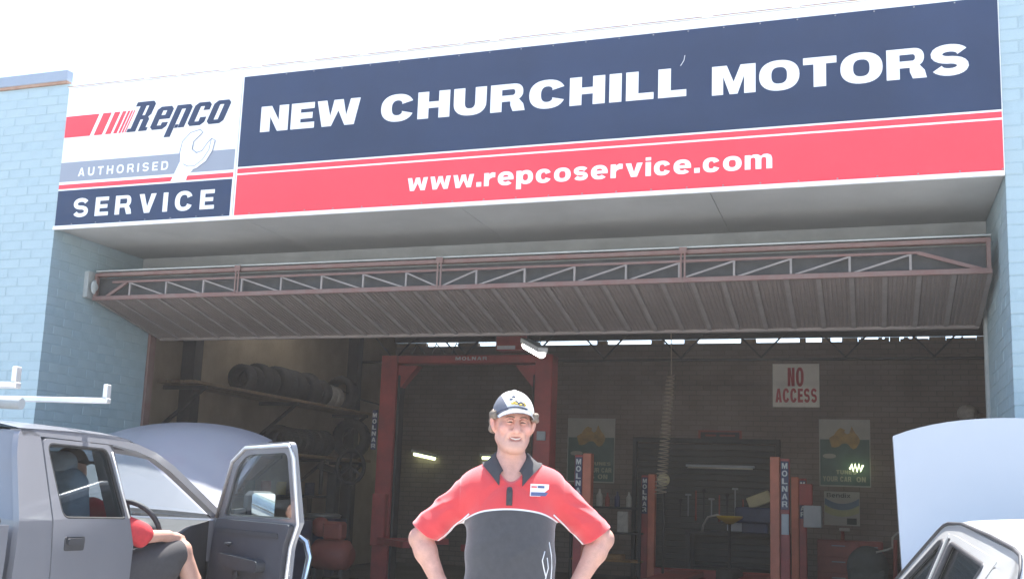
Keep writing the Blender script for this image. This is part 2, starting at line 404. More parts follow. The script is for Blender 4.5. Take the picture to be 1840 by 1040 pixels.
    if ch == '?':
        W = .7*w; return [[ribbon(sarc(W/2, .72, W/2-s/2, .2, 170, -60, 12)+[(W/2, .42), (W/2, .3)], s/2)], [[(W/2-s/2, 0), (W/2-s/2, .2), (W/2+s/2, .2), (W/2+s/2, 0)]]], W
    return [], .45*w

def lettering(name, text, x0, x1, z0, z1, m, parent, fmap, s=.28, h=.22, w=1.0, gap=.12, space=.5, shear=0.0, depth=.002, vertical=False, base=0.0):
    """text stretched to fill x0..x1; cap height z1-z0"""
    cells = []; x = 0.0
    for i, ch in enumerate(text):
        if ch == ' ': x += space; continue
        g, W = glyph(ch, s, h, w); cells.append((x, g)); x += W+gap
    tot = x-gap; kx = (x1-x0)/tot; kz = z1-z0
    mb = MB()
    for cx, g in cells:
        for loops in g:
            ll = [[(x0+(cx+p[0]+p[1]*shear)*kx, z0+p[1]*kz) for p in l] for l in loops]
            mb.prism(ll, base, base+depth, fmap)
    return mb.build(name, m, parent, fix=True)
# ------------------------------------------------------------------ materials of the place
M = {}
M['blue_paint'] = mat('pale_blue_wall_paint', (.33, .43, .468), .75, var=.04, scale=2.2, bump=.25, bscale=60)
M['blue_paint2'] = mat('pale_blue_wall_paint_b', (.322, .422, .462), .75, var=.05, scale=2.6, bump=.25, bscale=60)
M['blue_paint3'] = mat('pale_blue_wall_paint_c', (.335, .432, .464), .75, var=.05, scale=3.1, bump=.25, bscale=60)
M['blue_paint4'] = mat('pale_blue_wall_paint_d', (.32, .424, .466), .78, var=.06, scale=7, bump=.3, bscale=60)
M['blue_joint'] = mat('pale_blue_painted_mortar', (.315, .412, .45), .85, var=.08, scale=5, bump=.4, bscale=90)
M['coping'] = mat('coping_blue_grey', (.25, .30, .37), .55, var=.05, scale=3)
M['rust'] = mat('rusty_flashing', (.22, .11, .07), .8, var=.3, scale=14, col2=(.36, .24, .17))
M['sign_white'] = mat('sign_white', (.78, .78, .77), .4, var=.03, scale=1.5)
M['sign_navy'] = mat('sign_navy_vinyl', (.015, .034, .085), .36, spec=.3, var=.12, scale=1.1)
M['sign_red'] = mat('sign_red_vinyl', (.74, .055, .078), .38, spec=.3, var=.05, scale=1.3)
M['sign_grey'] = mat('sign_grey_vinyl', (.26, .285, .335), .4, var=.03, scale=2)
M['outline'] = mat('print_outline', (.22, .25, .33), .5, var=0)
M['soffit'] = mat('soffit_sheet', (.44, .45, .44), .8, var=.10, scale=.9, bump=.1, bscale=30)
M['lintel'] = mat('lintel_grey', (.42, .44, .43), .75, var=.12, scale=3)
M['door_red'] = mat('oxide_red_steel', (.15, .072, .06), .6, var=.14, scale=9, col2=(.18, .12, .105))
M['clad'] = mat('dusty_brown_cladding', (.21, .175, .16), .62, var=.14, scale=2.2, metal=.0)
M['strip'] = mat('pale_cover_strip', (.26, .23, .215), .6, var=.12, scale=6)
M['concrete'] = mat('concrete', (.46, .455, .44), .9, var=.12, scale=1.2, bump=.3, bscale=40)
M['floor'] = mat('oily_workshop_floor', (.12, .115, .11), .6, var=.3, scale=.9, bump=.15, bscale=20)
M['back_brick'] = brickmat('bare_brick_inside', (.285, .232, .20), (.245, .198, .17), (.19, .16, .14))
M['outer_brick'] = brickmat('painted_brick_further_along', (.33, .43, .468), (.322, .422, .462), (.39, .49, .54))
M['left_board'] = mat('buff_wall_board', (.35, .28, .20), .8, var=.22, scale=.8, bump=.1)
M['dark_steel'] = mat('dark_steel', (.05, .048, .046), .6, var=.2, scale=8)
M['steel'] = mat('grey_steel', (.3, .3, .3), .45, metal=.5, var=.12, scale=8)
M['roof_in'] = mat('roof_underside', (.20, .19, .18), .8, var=.15, scale=1)
M['timber'] = mat('shelf_timber', (.30, .21, .13), .7, var=.2, scale=12)
M['white_metal'] = mat('white_enamel', (.72, .72, .70), .4, var=.04, scale=5)

def structure(name, mb, m, **k):
    return tag(mb.build(name, m, None, **k), kind='structure')

W = 7.9; ZB = 3.54; ZP = 4.88; DR = 1.45      # opening width, sign bottom, parapet, recess depth
# ground
g = MB(); g.add([(-900, -900, -.004), (900, -900, -.004), (900, 900, -.004), (-900, 900, -.004)], [(0, 1, 2, 3)])
structure('ground', g, M['concrete'])
g = MB()
for i in range(-3, 6):
    for j in range(-6, 0):
        g.box((i*3.0+.006, j*2.5+.006, -.12), (i*3.0+2.994, j*2.5+2.494, .004), .006)
tag(g.build('forecourt_paving', M['concrete']), kind='structure')
g = MB(); g.box((-1.5, .01, -.1), (9.2, 10.6, .006)); structure('workshop_floor', g, M['floor'])

# painted brick piers, brick by brick
def chbrick(lx, ly, lz):
    b = MB(); b.box((-lx/2, -ly/2, -lz/2), (lx/2, ly/2, lz/2), .0022); return b
BL, BD, BH, JT = .23, .11, .076, .010
bmeshes = {}
def brick_mesh(kind, v):
    k = (kind, v)
    if k not in bmeshes:
        dims = {'s': (BL, BD, BH), 'c': (BD, BL, BH), 'r': (BD, BL, BH)}[kind]
        bmeshes[k] = chbrick(*dims).mesh('brick', M[('blue_paint', 'blue_paint2', 'blue_paint3', 'blue_paint4')[v]])
    return bmeshes[k]
def pier(name, label, x_edge, sgn, xlen, zmin, vis, top=4.93):
    """brick pier whose inner corner stands at x_edge; sgn=-1: pier lies to the left of it"""
    t = thing(name, label, 'brick wall', (x_edge, 0, 0))
    core = MB(); x1 = -sgn*-.004
    a, b = sorted((sgn*.0022, sgn*xlen)); core.box((a, .0022, 0), (b, DR-.004, top-.002))
    core.build('mortar_core', M['blue_joint'], t)
    rows = int(top/(BH+JT)); lst = []
    for r_ in range(rows):
        z = JT+BH/2+r_*(BH+JT)
        if r_ % 2 == 0:
            x = BL/2; 
            while x < xlen: lst.append(('s', sgn*x, BD/2, z)); x += BL+JT
            y = BD+JT+BL/2
        else:
            lst.append(('c', sgn*BD/2, BL/2, z)); x = BD+JT+BL/2
            while x < xlen: lst.append(('s', sgn*x, BD/2, z)); x += BL+JT
            y = BL+JT+BL/2
        if z < ZB-.03:
            while y < DR-.05: lst.append(('r', sgn*BD/2, y, z)); y += BL+JT
    n = 0; rest = MB()
    for kind, x, y, z in lst:
        dy = rnd.uniform(-.0014, .0014)
        if vis(x, y, z) and n < 300:
            n += 1
            inst('brick', brick_mesh(kind, rnd.choice((0, 0, 1, 1, 2, 3))), t, (x+(dy if kind == 'r' else 0), y+(dy if kind != 'r' else 0), z), (rnd.uniform(-.004, .004), 0, rnd.uniform(-.003, .003)))
        else:
            dims = (BL, BD, BH) if kind == 's' else (BD, BL, BH)
            rest.box((x-dims[0]/2, y-dims[1]/2, z-BH/2), (x+dims[0]/2, y+dims[1]/2, z+BH/2), .003)
    tag(rest.build('brick_courses', M['blue_paint'], t), kind='stuff')
    return t
pl = pier('brick_pier', 'pale blue painted brick pier left of the signboard with a blue grey coping', 0.0, -1, 1.6, 0, lambda x, y, z: z > 1.62 and x > -1.0)
c = MB(); c.box((-2.2, -.03, 4.955), (-.012, .05, 5.06), .006); c.build('coping', M['coping'], pl)
c = MB(); c.box((-2.2, -.018, 4.93), (-.02, .045, 4.955)); c.build('flashing', M['rust'], pl)
pr = pier('brick_pier', 'pale blue painted brick pier at the right end of the signboard', W, 1, 1.0, 0, lambda x, y, z: z > 1.9 and x < .5, top=5.3)
c = MB(); c.box((.01, -.02, 5.3), (1.2, .4, 5.4), .006); c.build('coping', M['coping'], pr)
# steel corner trims of the doorway
for x, lb in ((-.012, 'brown steel jamb at the left side of the doorway'), (W-.02, 'pale steel jamb at the right side of the doorway')):
    jm = MB(); jm.box((x, DR, 0), (x+.035, DR+.1, 3.2), .004)
    o = jm.build('door_jamb', M['door_red'] if x < 1 else M['lintel']); tag(o, lb, 'door jamb')
# walls further along the facade and the shell of the workshop
def wall(name, label, a, b, m):
    q = MB(); q.box(a, b); o = q.build(name, m); return tag(o, label, 'wall', kind='structure')
wall('front_wall', 'pale blue brick front wall running on past the left pier', (-9, .02, 0), (-1.62, .3, 4.93), M['outer_brick'])
wall('front_wall', 'pale blue brick front wall running on past the right pier', (W+1.02, .02, 0), (16, .3, 5.3), M['outer_brick'])
wall('back_wall', 'bare brick back wall of the workshop with posters', (-1.7, 10.6, 0), (9.4, 10.8, 3.995), M['back_brick'])
wall('side_wall', 'buff boarded side wall of the workshop behind the tyre shelves', (-1.75, DR, 0), (-1.5, 10.6, 4.3), M['left_board'])
wall('side_wall', 'brick side wall at the right of the workshop', (9.2, DR, 0), (9.4, 10.6, 4.3), M['back_brick'])
q = MB(); q.box((-1.75, .12, 4.32), (9.4, 11.2, 4.42)); structure('roof', q, M['roof_in'])
q = MB(); q.box((-1.75, 10.5, 4.065), (9.4, 10.62, 4.32)); structure('eaves_beam', q, M['dark_steel'])
q = MB()
for x0, x1 in ((-1.6, -.9), (-.25, .15), (.5, .8), (2.42, 2.6), (3.4, 3.62), (3.98, 4.2), (4.95, 5.2), (5.92, 6.02), (6.28, 6.42), (6.6, 6.85), (7.35, 7.5), (7.95, 8.2), (8.66, 9.2), (1.2, 1.32)):
    q.box((x0, 10.62, 3.996), (x1, 10.74, 4.064))
for k in range(22):
    x = rnd.uniform(6.8, 8.7) if k < 40 else rnd.uniform(-1, 6.5); w_ = rnd.uniform(.02, .09); q.box((x, 10.63, 3.997 if k % 2 else 4.064-rnd.uniform(.03, .07)), (x+w_, 10.73, 4.064 if k % 2 == 0 else 3.997+rnd.uniform(.02, .06)))
for x0, x1 in ((6.86, 7.34), (7.51, 7.94), (8.21, 8.65)): q.box((x0, 10.64, 3.997), (x1, 10.72, 4.040+.006*(x0 > 8)))
structure('eaves_packing', q, M['timber'])

# fascia behind the sign, soffit, lintel
q = MB(); q.box((.0, .0, ZB+.012), (W, .12, ZP)); structure('fascia_wall', q, M['sign_white'])
q = MB(); q.box((.0, -.02, ZP), (W, .14, ZP+.012), .003); structure('parapet_capping', q, M['sign_white'])
q = MB()
x = 0.0
while x < W:
    l = rnd.uniform(.1, .6); q.box((x, -.0235, ZP+.004), (min(W, x+l), -.0205, ZP+.0105)); x += l+rnd.uniform(.02, .12)
structure('capping_rust_line', q, M['rust'])
q = MB(); 
for i in range(4): q.box((i*W/4+.002, .002, ZB), (i*W/4+W/4-.002, 1.256, ZB+.011), .002)
structure('soffit', q, M['soffit'])
q = MB(); q.box((0, 1.257, 3.22), (W, DR, ZB+.011)); q.box((0, 1.24, 3.4), (W, 1.2565, 3.415)); structure('lintel_beam', q, M['lintel'])
q = MB(); q.box((-1.5, DR+.002, 3.22), (9.2, DR+.1, 4.31)); structure('lintel_wall', q, M['back_brick'])

# ------------------------------------------------------------------ signboard
SG = thing('signboard', 'long navy, red and white motor workshop signboard across the facade', 'sign', (0, 0, 0))
S = lambda u, v, d: (u, -d, v)
def panel(name, x0, x1, z0, z1, m, d0=.012, d1=.015, par=SG):
    b = MB(); b.box((x0, -d1, z0), (x1, -d0, z1)); return b.build(name, m, par)
b = MB(); b.box((.012, -.012, ZB+.002), (1.884, -.0005, ZP-.004), .002); b.build('backing_sheet', M['sign_white'], SG)
b = MB(); b.box((1.888, -.012, ZB+.002), (W-.006, -.0005, ZP-.004), .002); b.build('backing_sheet', M['sign_white'], SG)
panel('name_panel', 1.905, W-.008, 3.99, 4.803, M['sign_navy'])
panel('red_stripe', 1.905, W-.008, 3.932, 3.974, M['sign_red'])
panel('web_panel', 1.905, W-.008, 3.562, 3.916, M['sign_red'])
panel('grey_band', .014, 1.868, 3.972, 4.155, M['sign_grey'])
panel('red_stripe', .014, 1.868, 3.905, 3.945, M['sign_red'])
panel('service_panel', .014, 1.858, 3.562, 3.888, M['sign_navy'])
b = MB(); b.box((.0, -.022, ZB-.012), (W-.004, -.0125, ZB+.02), .002); b.box((.0, -.0225, ZB-.014), (W-.004, .002, ZB-.0005)); b.build('bottom_trim', M['sign_white'], SG)
rv = MB()
for i in range(30):
    for z in (3.572, 4.79): 
        if z < 4 or i > 7: rv.ell((.2+i*.265, -.0155, z), (.006, .003, .006), 6, 4)
tag(rv.build('rivets', M['steel'], SG), kind='stuff')
def words(text, x0, x1, **k): return lettering('lettering', text, x0, x1, parent=SG, fmap=S, base=.015, **k)
words('NEW', 2.10, 3.045, z0=4.285, z1=4.512, m=M['sign_white'], s=.33, h=.235, w=1.02, gap=.10)
words('CHURCHILL', 3.24, 5.755, z0=4.278, z1=4.505, m=M['sign_white'], s=.33, h=.235, w=1.02, gap=.12)
words('MOTORS', 5.945, 7.70, z0=4.262, z1=4.485, m=M['sign_white'], s=.335, h=.235, w=1.04, gap=.10)
words('www.repcoservice.com', 3.515, 6.378, z0=3.678, z1=3.822, m=M['sign_white'], s=.27, h=.19, w=1.05, gap=.15)
words('SERVICE', .205, 1.695, z0=3.632, z1=3.805, m=M['sign_white'], s=.27, h=.20, w=1.0, gap=.42)
words('AUTHORISED', .218, 1.19, z0=4.015, z1=4.094, m=M['sign_white'], s=.21, h=.18, w=.95, gap=.5)
b = MB(); b.tube([S(5.71, 4.52, .0152), S(5.735, 4.56, .0152), S(5.742, 4.60, .0152)], .0025, 4); b.build('scratch', M['sign_white'], SG)
# slanted bars
for x0, x1 in ((.016, .30), (.345, .435), (.472, .532), (.560, .598), (.618, .640), (.654, .670), (.684, .694)):
    sh = .14; z0, z1 = 4.395, 4.598
    b = MB(); b.prism([[(x0 if x0 < .02 else x0-.0, z0), (x0 if x0 < .02 else x0+sh*.62, z1), (x1+sh*.62, z1), (x1, z0)]], .012, .015, S); b.build('red_bar', M['sign_red'], SG, fix=True)
# script-like heavy italic word: stems with slanted cuts
def italic(name, loops, x, z, k, sl=.42):
    b = MB()
    for lp in loops: b.prism([[(x+(p[0]*1.2+p[1]*sl)*k, z+p[1]*k) for p in l] for l in lp], .012, .0155, S)
    return b.build(name, M['sign_navy'], SG, fix=True)
glR = [[[(0, 0), (0, .12), (.1, .12), (.1, .9), (-.06, .9), (-.06, 1.05), (.5, 1.05), (.6, .95), (.6, .58), (.53, .5), (.6, .42), (.6, .12), (.68, .12), (.68, 0), (.40, 0), (.40, .42), (.30, .42), (.30, 0)], [(.30, .56), (.30, .9), (.40, .9), (.40, .56)]]]
gle = [[[(.1, 0), (0, .1), (0, .70), (.1, .80), (.44, .80), (.54, .70), (.54, .36), (.2, .36), (.2, .14), (.34, .14), (.34, .24), (.54, .24), (.54, .1), (.44, 0)], [(.2, .50), (.2, .66), (.34, .66), (.34, .50)]]]
glp = [[[(0, -.30), (0, .80), (.44, .80), (.54, .70), (.54, 0), (.34, 0), (.34, .66), (.2, .66), (.2, -.30)]], [[(.22, -.0), (.22, .12), (.32, .12), (.32, 0)]]]
glc = [[[(.1, 0), (0, .1), (0, .70), (.1, .80), (.44, .80), (.54, .70), (.54, .52), (.34, .52), (.34, .66), (.2, .66), (.2, .14), (.34, .14), (.34, .28), (.54, .28), (.54, .1), (.44, 0)]]]
glo = [[[(.1, 0), (0, .1), (0, .70), (.1, .80), (.44, .80), (.54, .70), (.54, .1), (.44, 0)], [(.2, .14), (.2, .66), (.34, .66), (.34, .14)]]]
k = .262; x = .705
for gl, adv, dz in ((glR, .74, 0), (gle, .60, 0), (glp, .60, 0), (glc, .60, .06), (glo, .60, .08)):
    italic('wordmark_letter', gl, x, 4.395+dz*k*.3, k); x += adv*k*1.255
# spanner drawing over the grey band
def sp(p): return (1.225+p[0]*.48, 3.955+p[1]*.415)
spn = [(.0, -.16), (.17, .28), (.16, .5), (.2, .74), (.36, .92), (.56, .97), (.62, .9), (.44, .72), (.42, .55), (.52, .46), (.64, .50), (.74, .66), (.82, .75), (.90, .70), (.86, .48), (.74, .26), (.55, .12), (.47, .1), (.36, -.04), (.34, -.16)]
b = MB(); b.prism([[sp(p) for p in spn]], .0155, .018, S); b.build('spanner_emblem', M['sign_white'], SG, fix=True)
b = MB(); b.tube([S(*sp(p), .0182) for p in spn[1:18]], .0042, 4); b.tube([S(*sp(p), .0182) for p in [(.82, .75), (.78, .5), (.66, .3), (.5, .18), (.36, .18), (.25, .24)]], .0034, 4)
b.build('spanner_outline', M['outline'], SG)
panel('white_edge', 1.868, 1.884, 3.562, 4.80, M['sign_white'])

# ------------------------------------------------------------------ tilt-up door held open under the soffit
TD = thing('tilt_door', 'wide brown tilt up door held open under the soffit with a red truss', 'garage door', (0, 0, 0))
YF, ZF, YI, ZI = .50, 2.985, 1.50, 2.765
def onslope(y, dz=0.0): return ZF+(ZI-ZF)*(y-YF)/(YI-YF)+dz
PIT = .2345; n = 33
def sheet(w):
    prof = []; u = .012
    ribs = 6; p_ = (w-.024)/ribs
    for i in range(ribs):
        prof += [(u, 0), (u+p_*.30, 0), (u+p_*.42, -.006), (u+p_*.88, -.006), (u+p_, 0)]; u += p_
    rows = [[(x_, y, onslope(y)-ZF+d) for x_, d in prof] for y in (YF, YI)]
    b = MB(); b.grid(rows, smooth=False); rows2 = [[(x_, y, onslope(y)-ZF+d+.004) for x_, d in prof] for y in (YF, YI)]; b.grid(rows2, smooth=False, flip=True)
    return b.mesh('cladding_sheet', M['clad'])
sm = sheet(PIT)
stm = MB(); stm.bar((0, YF-.005, -.006), (0, YI, onslope(YI)-ZF-.006), .034, .02); stm = stm.mesh('cover_strip', M['strip'])
for i in range(n):
    x = .10+i*PIT
    inst('cladding_sheet', sm, TD, (x, 0, ZF))
    inst('cover_strip', stm, TD, (x, 0, ZF))
inst('cover_strip', stm, TD, (.10+n*PIT, 0, ZF))
b = MB(); b.box((.09, YI, onslope(YI)-.03), (7.85, YI+.05, onslope(YI)+.03), .004); b.build('inner_rail', M['clad'], TD)
b = MB(); b.box((.09, YF-.03, ZF-.022), (7.85, YF-.001, ZF+.018), .004); b.build('lower_chord', M['door_red'], TD)
b = MB(); b.box((.30, YF-.028, 3.122), (7.36, YF-.004, 3.142), .003); b.build('middle_chord', M['door_red'], TD)
b = MB(); b.box((.09, YF-.02, 3.192), (7.85, YF+.04, 3.226), .004); b.build('top_rail', M['door_red'], TD)
b = MB(); b.box((.09, YF-.01, 3.24), (7.85, YF+.1, 3.252), .002); b.build('top_flashing', M['lintel'], TD)
b = MB(); b.box((.09, YF+.05, ZF), (7.85, YF+.06, 3.185)); b.build('gap_shade_sheet', M['dark_steel'], TD)  # dark sheet put in for the shade of the open gap
for xx in (.10, 7.83):
    b = MB(); b.box((xx-.012, YF-.02, ZF-.02), (xx+.016, YF+.02, 3.2), .002); b.build('end_post', M['door_red'], TD)
vx = [.545, .88, 1.23, 1.595, 1.97, 2.35, 2.72, 3.09, 3.86, 4.31, 4.78, 5.26, 5.76, 6.29, 6.79, 7.34]
vx = [.50+i*.402 for i in range(8)]+[3.95+.42*i for i in range(9)]
vx = [x for x in vx if x < 7.4]
for i, x in enumerate(vx):
    b = MB(); b.bar((x, YF-.016, ZF), (x, YF-.016, 3.125), .016, .016, (1, 0, 0)); b.build('truss_upright', M['strip'], TD)
mid = 3.62
for i, x in enumerate(vx):
    if x < mid-.1:
        x2 = vx[i+1] if i+1 < len(vx) and vx[i+1] < mid else mid
        a_, b_ = (x, 3.12), (x2-.03, ZF+.015)
    else:
        x1 = vx[i-1] if vx[i-1] > mid else mid
        a_, b_ = (x1+.03, ZF+.015), (x, 3.12)
    b = MB(); b.bar((a_[0], YF-.014, a_[1]), (b_[0], YF-.014, b_[1]), .013, .016, (0, 1, 0)); b.build('truss_diagonal', M['strip'], TD)
for a_, b_ in (((.24, ZF+.01), (.46, 3.125)), ((7.36, 3.13), (7.78, ZF+.01))):
    b = MB(); b.bar((a_[0], YF-.015, a_[1]), (b_[0], YF-.015, b_[1]), .026, .02, (0, 1, 0)); b.build('end_brace', M['door_red'], TD)
for x in (1.66, 3.62, 5.66):
    b = MB(); b.box((x-.022, YF-.036, ZF-.005), (x-.008, YF-.029, 3.235)); b.box((x+.008, YF-.036, ZF-.005), (x+.022, YF-.029, 3.235)); b.box((x-.03, YF-.04, 3.19), (x+.03, YF-.03, 3.24))
    b.build('hanger_bracket', M['door_red'], TD)
b = MB(); b.box((-.0, YF-.06, 2.99), (.05, YF+.2, 3.24), .003); b.ell((.1, YF-.02, 3.09), (.02, .05, .07), 10, 8); b.build('counterweight_cover', M['lintel'], TD)
# ------------------------------------------------------------------ smooth bodies: signed distance field -> one continuous surface
class SDF:
    def __init__(s, lo, hi, h):
        s.lo = np.array(lo, float); s.h = h
        n = np.ceil((np.array(hi)-s.lo)/h).astype(int)+1
        s.ax = [s.lo[i]+h*np.arange(n[i]) for i in range(3)]
        s.D = np.full(n, 1.0, np.float32)
    def _sl(s, lo, hi):
        sl = []
        for i in range(3):
            a = max(0, int((lo[i]-s.lo[i])/s.h)); b = min(len(s.ax[i]), int((hi[i]-s.lo[i])/s.h)+2)
            sl.append(slice(a, max(a, b)))
        return tuple(sl)
    def _grid(s, sl):
        return np.meshgrid(s.ax[0][sl[0]], s.ax[1][sl[1]], s.ax[2][sl[2]], indexing='ij', sparse=True)
    def _mix(s, sl, d, k, op):
        A = s.D[sl]
        if op == 'u':
            if k > 0: hh = np.clip(.5+.5*(A-d)/k, 0, 1); r = A*(1-hh)+d*hh-k*hh*(1-hh)
            else: r = np.minimum(A, d)
        else:
            if k > 0: hh = np.clip(.5-.5*(A+d)/k, 0, 1); r = A*(1-hh)-d*hh+k*hh*(1-hh)
            else: r = np.maximum(A, -d)
        s.D[sl] = r
    def cap(s, a, b, r0, r1=None, k=.02, op='u', sq=None):
        a = np.array(a, float); b = np.array(b, float); r1 = r0 if r1 is None else r1; m = max(r0, r1)+k+3*s.h
        sl = s._sl(np.minimum(a, b)-m, np.maximum(a, b)+m); X, Y, Z = s._grid(sl)
        v = b-a; t = np.clip(((X-a[0])*v[0]+(Y-a[1])*v[1]+(Z-a[2])*v[2])/max(v@v, 1e-9), 0, 1)
        d = np.sqrt((X-a[0]-t*v[0])**2+(Y-a[1]-t*v[1])**2+(Z-a[2]-t*v[2])**2)-(r0+(r1-r0)*t)
        s._mix(sl, d.astype(np.float32), k, op); return s
    def ell(s, c, r, k=.02, op='u', rot=0.0, tilt=0.0):
        c = np.array(c, float); r = np.array(r, float); m = max(r)+k+3*s.h
        sl = s._sl(c-m, c+m); X, Y, Z = s._grid(sl); X = X-c[0]; Y = Y-c[1]; Z = Z-c[2]
        if rot: X, Y = X*math.cos(rot)+Y*math.sin(rot), -X*math.sin(rot)+Y*math.cos(rot)
        if tilt: X, Z = X*math.cos(tilt)+Z*math.sin(tilt), -X*math.sin(tilt)+Z*math.cos(tilt)
        q = np.sqrt((X/r[0])**2+(Y/r[1])**2+(Z/r[2])**2)+1e-9; g = np.sqrt((X/r[0]**2)**2+(Y/r[1]**2)**2+(Z/r[2]**2)**2)+1e-9
        d = q*(q-1)/g
        s._mix(sl, d.astype(np.float32), k, op); return s
    def box(s, c, r, k=.01, op='u', rnd_=.01, rot=0.0):
        c = np.array(c, float); r = np.array(r, float)-rnd_; m = np.linalg.norm(r)+k+3*s.h
        sl = s._sl(c-m, c+m); X, Y, Z = s._grid(sl); X = X-c[0]; Y = Y-c[1]; Z = Z-c[2]
        if rot: X, Y = X*math.cos(rot)+Y*math.sin(rot), -X*math.sin(rot)+Y*math.cos(rot)
        qx = np.abs(X)-r[0]; qy = np.abs(Y)-r[1]; qz = np.abs(Z)-r[2]
        d = np.sqrt(np.maximum(qx, 0)**2+np.maximum(qy, 0)**2+np.maximum(qz, 0)**2)+np.minimum(np.maximum(qx, np.maximum(qy, qz)), 0)-rnd_
        s._mix(sl, d.astype(np.float32), k, op); return s
    def cut(s, p, nrm, k=0.0, lo=None, hi=None):
        """remove what lies on the side the normal points to"""
        p = np.array(p, float); nrm = np.array(nrm, float); nrm /= np.linalg.norm(nrm)
        sl = s._sl(lo, hi) if lo is not None else (slice(None),)*3
        X, Y, Z = s._grid(sl); d = -((X-p[0])*nrm[0]+(Y-p[1])*nrm[1]+(Z-p[2])*nrm[2])
        s._mix(sl, d.astype(np.float32), k, 's'); return s
    def disp(s, f, lo=None, hi=None):
        sl = s._sl(lo, hi) if lo is not None else (slice(None),)*3
        X, Y, Z = s._grid(sl); s.D[sl] += f(X, Y, Z).astype(np.float32); return s
    def mesh(s):
        D = s.D; n = D.shape; ins = D < 0
        c = np.zeros([k-1 for k in n], np.int8)
        for i in (0, 1):
            for j in (0, 1):
                for l in (0, 1): c += ins[i:n[0]-1+i, j:n[1]-1+j, l:n[2]-1+l]
        act = (c > 0) & (c < 8); idx = -np.ones(act.shape, np.int64); cells = np.argwhere(act); idx[act] = np.arange(len(cells))
        acc = np.zeros((len(cells), 3)); cnt = np.zeros(len(cells))
        cor = [(i, j, l) for i in (0, 1) for j in (0, 1) for l in (0, 1)]
        val = [D[cells[:, 0]+i, cells[:, 1]+j, cells[:, 2]+l] for i, j, l in cor]
        for a in range(8):
            for b in range(a+1, 8):
                if sum(abs(cor[a][q]-cor[b][q]) for q in range(3)) != 1: continue
                m = (val[a] < 0) != (val[b] < 0)
                t = val[a][m]/(val[a][m]-val[b][m]); A = np.array(cor[a]); B = np.array(cor[b])
                acc[m] += A+(B-A)*t[:, None]; cnt[m] += 1
        V = s.lo+(cells+acc/cnt[:, None])*s.h
        F = []
        for ax in range(3):
            o = [q for q in range(3) if q != ax]
            a = [slice(None)]*3; b = [slice(None)]*3; a[ax] = slice(0, -1); b[ax] = slice(1, None)
            A = ins[tuple(a)]; B = ins[tuple(b)]; ch = A != B
            e = np.argwhere(ch); e = e[(e[:, o[0]] > 0) & (e[:, o[1]] > 0) & (e[:, o[0]] < n[o[0]]-1) & (e[:, o[1]] < n[o[1]]-1)]
            def cell(d0, d1):
                q = e.copy(); q[:, o[0]] -= d0; q[:, o[1]] -= d1; return idx[q[:, 0], q[:, 1], q[:, 2]]
            q = np.stack([cell(1, 1), cell(0, 1), cell(0, 0), cell(1, 0)], 1)
            fl = A[e[:, 0], e[:, 1], e[:, 2]] if len(e) else np.zeros(0, bool)
            if ax == 1: fl = ~fl
            q[~fl] = q[~fl][:, ::-1]; F.append(q)
        return V, np.concatenate(F)
    def build(s, name, m, parent, smooth_it=2, attr=None):
        V, F = s.mesh()
        if smooth_it:
            E = np.concatenate([F[:, [0, 1]], F[:, [1, 2]], F[:, [2, 3]], F[:, [3, 0]]])
            for it in range(smooth_it*2):
                S_ = np.zeros_like(V); C_ = np.zeros(len(V))
                np.add.at(S_, E[:, 0], V[E[:, 1]]); np.add.at(C_, E[:, 0], 1); np.add.at(S_, E[:, 1], V[E[:, 0]]); np.add.at(C_, E[:, 1], 1)
                w = .5 if it % 2 == 0 else -.48
                V = V+w*(S_/np.maximum(C_, 1)[:, None]-V)
        me = bpy.data.meshes.new(name); me.from_pydata(V.tolist(), [], F.tolist()); me.polygons.foreach_set('use_smooth', [True]*len(F))
        for mm in (m if isinstance(m, list) else [m]): me.materials.append(mm)
        for an, fn in (attr or {}).items():
            a = me.attributes.new(an, 'FLOAT', 'POINT'); a.data.foreach_set('value', np.asarray(fn(V), np.float32))
        me.update(); o = bpy.data.objects.new(name, me); COL.objects.link(o); o.parent = parent; return o

def attrmix(m, stops, name):
    """colour bands chosen by a stored attribute: stops = [(value, colour), ...] hard steps"""
    nt = m.node_tree; b = nt.nodes['Principled BSDF']
    at = nt.nodes.new('ShaderNodeAttribute'); at.attribute_name = name
    prev = None
    src = b.inputs['Base Color'].links[0].from_socket if b.inputs['Base Color'].is_linked else None
    for v, c in stops:
        mr = nt.nodes.new('ShaderNodeMapRange'); mr.inputs['From Min'].default_value = v-.0012; mr.inputs['From Max'].default_value = v+.0012
        nt.links.new(at.outputs['Fac'], mr.inputs['Value'])
        mx = nt.nodes.new('ShaderNodeMix'); mx.data_type = 'RGBA'; nt.links.new(mr.outputs['Result'], mx.inputs['Factor'])
        if prev is not None: nt.links.new(prev, mx.inputs['A'])
        elif src is not None: nt.links.new(src, mx.inputs['A'])
        else: mx.inputs['A'].default_value = b.inputs['Base Color'].default_value
        mx.inputs['B'].default_value = (*c, 1); prev = mx.outputs['Result']
    nt.links.new(prev, b.inputs['Base Color'])
    return m
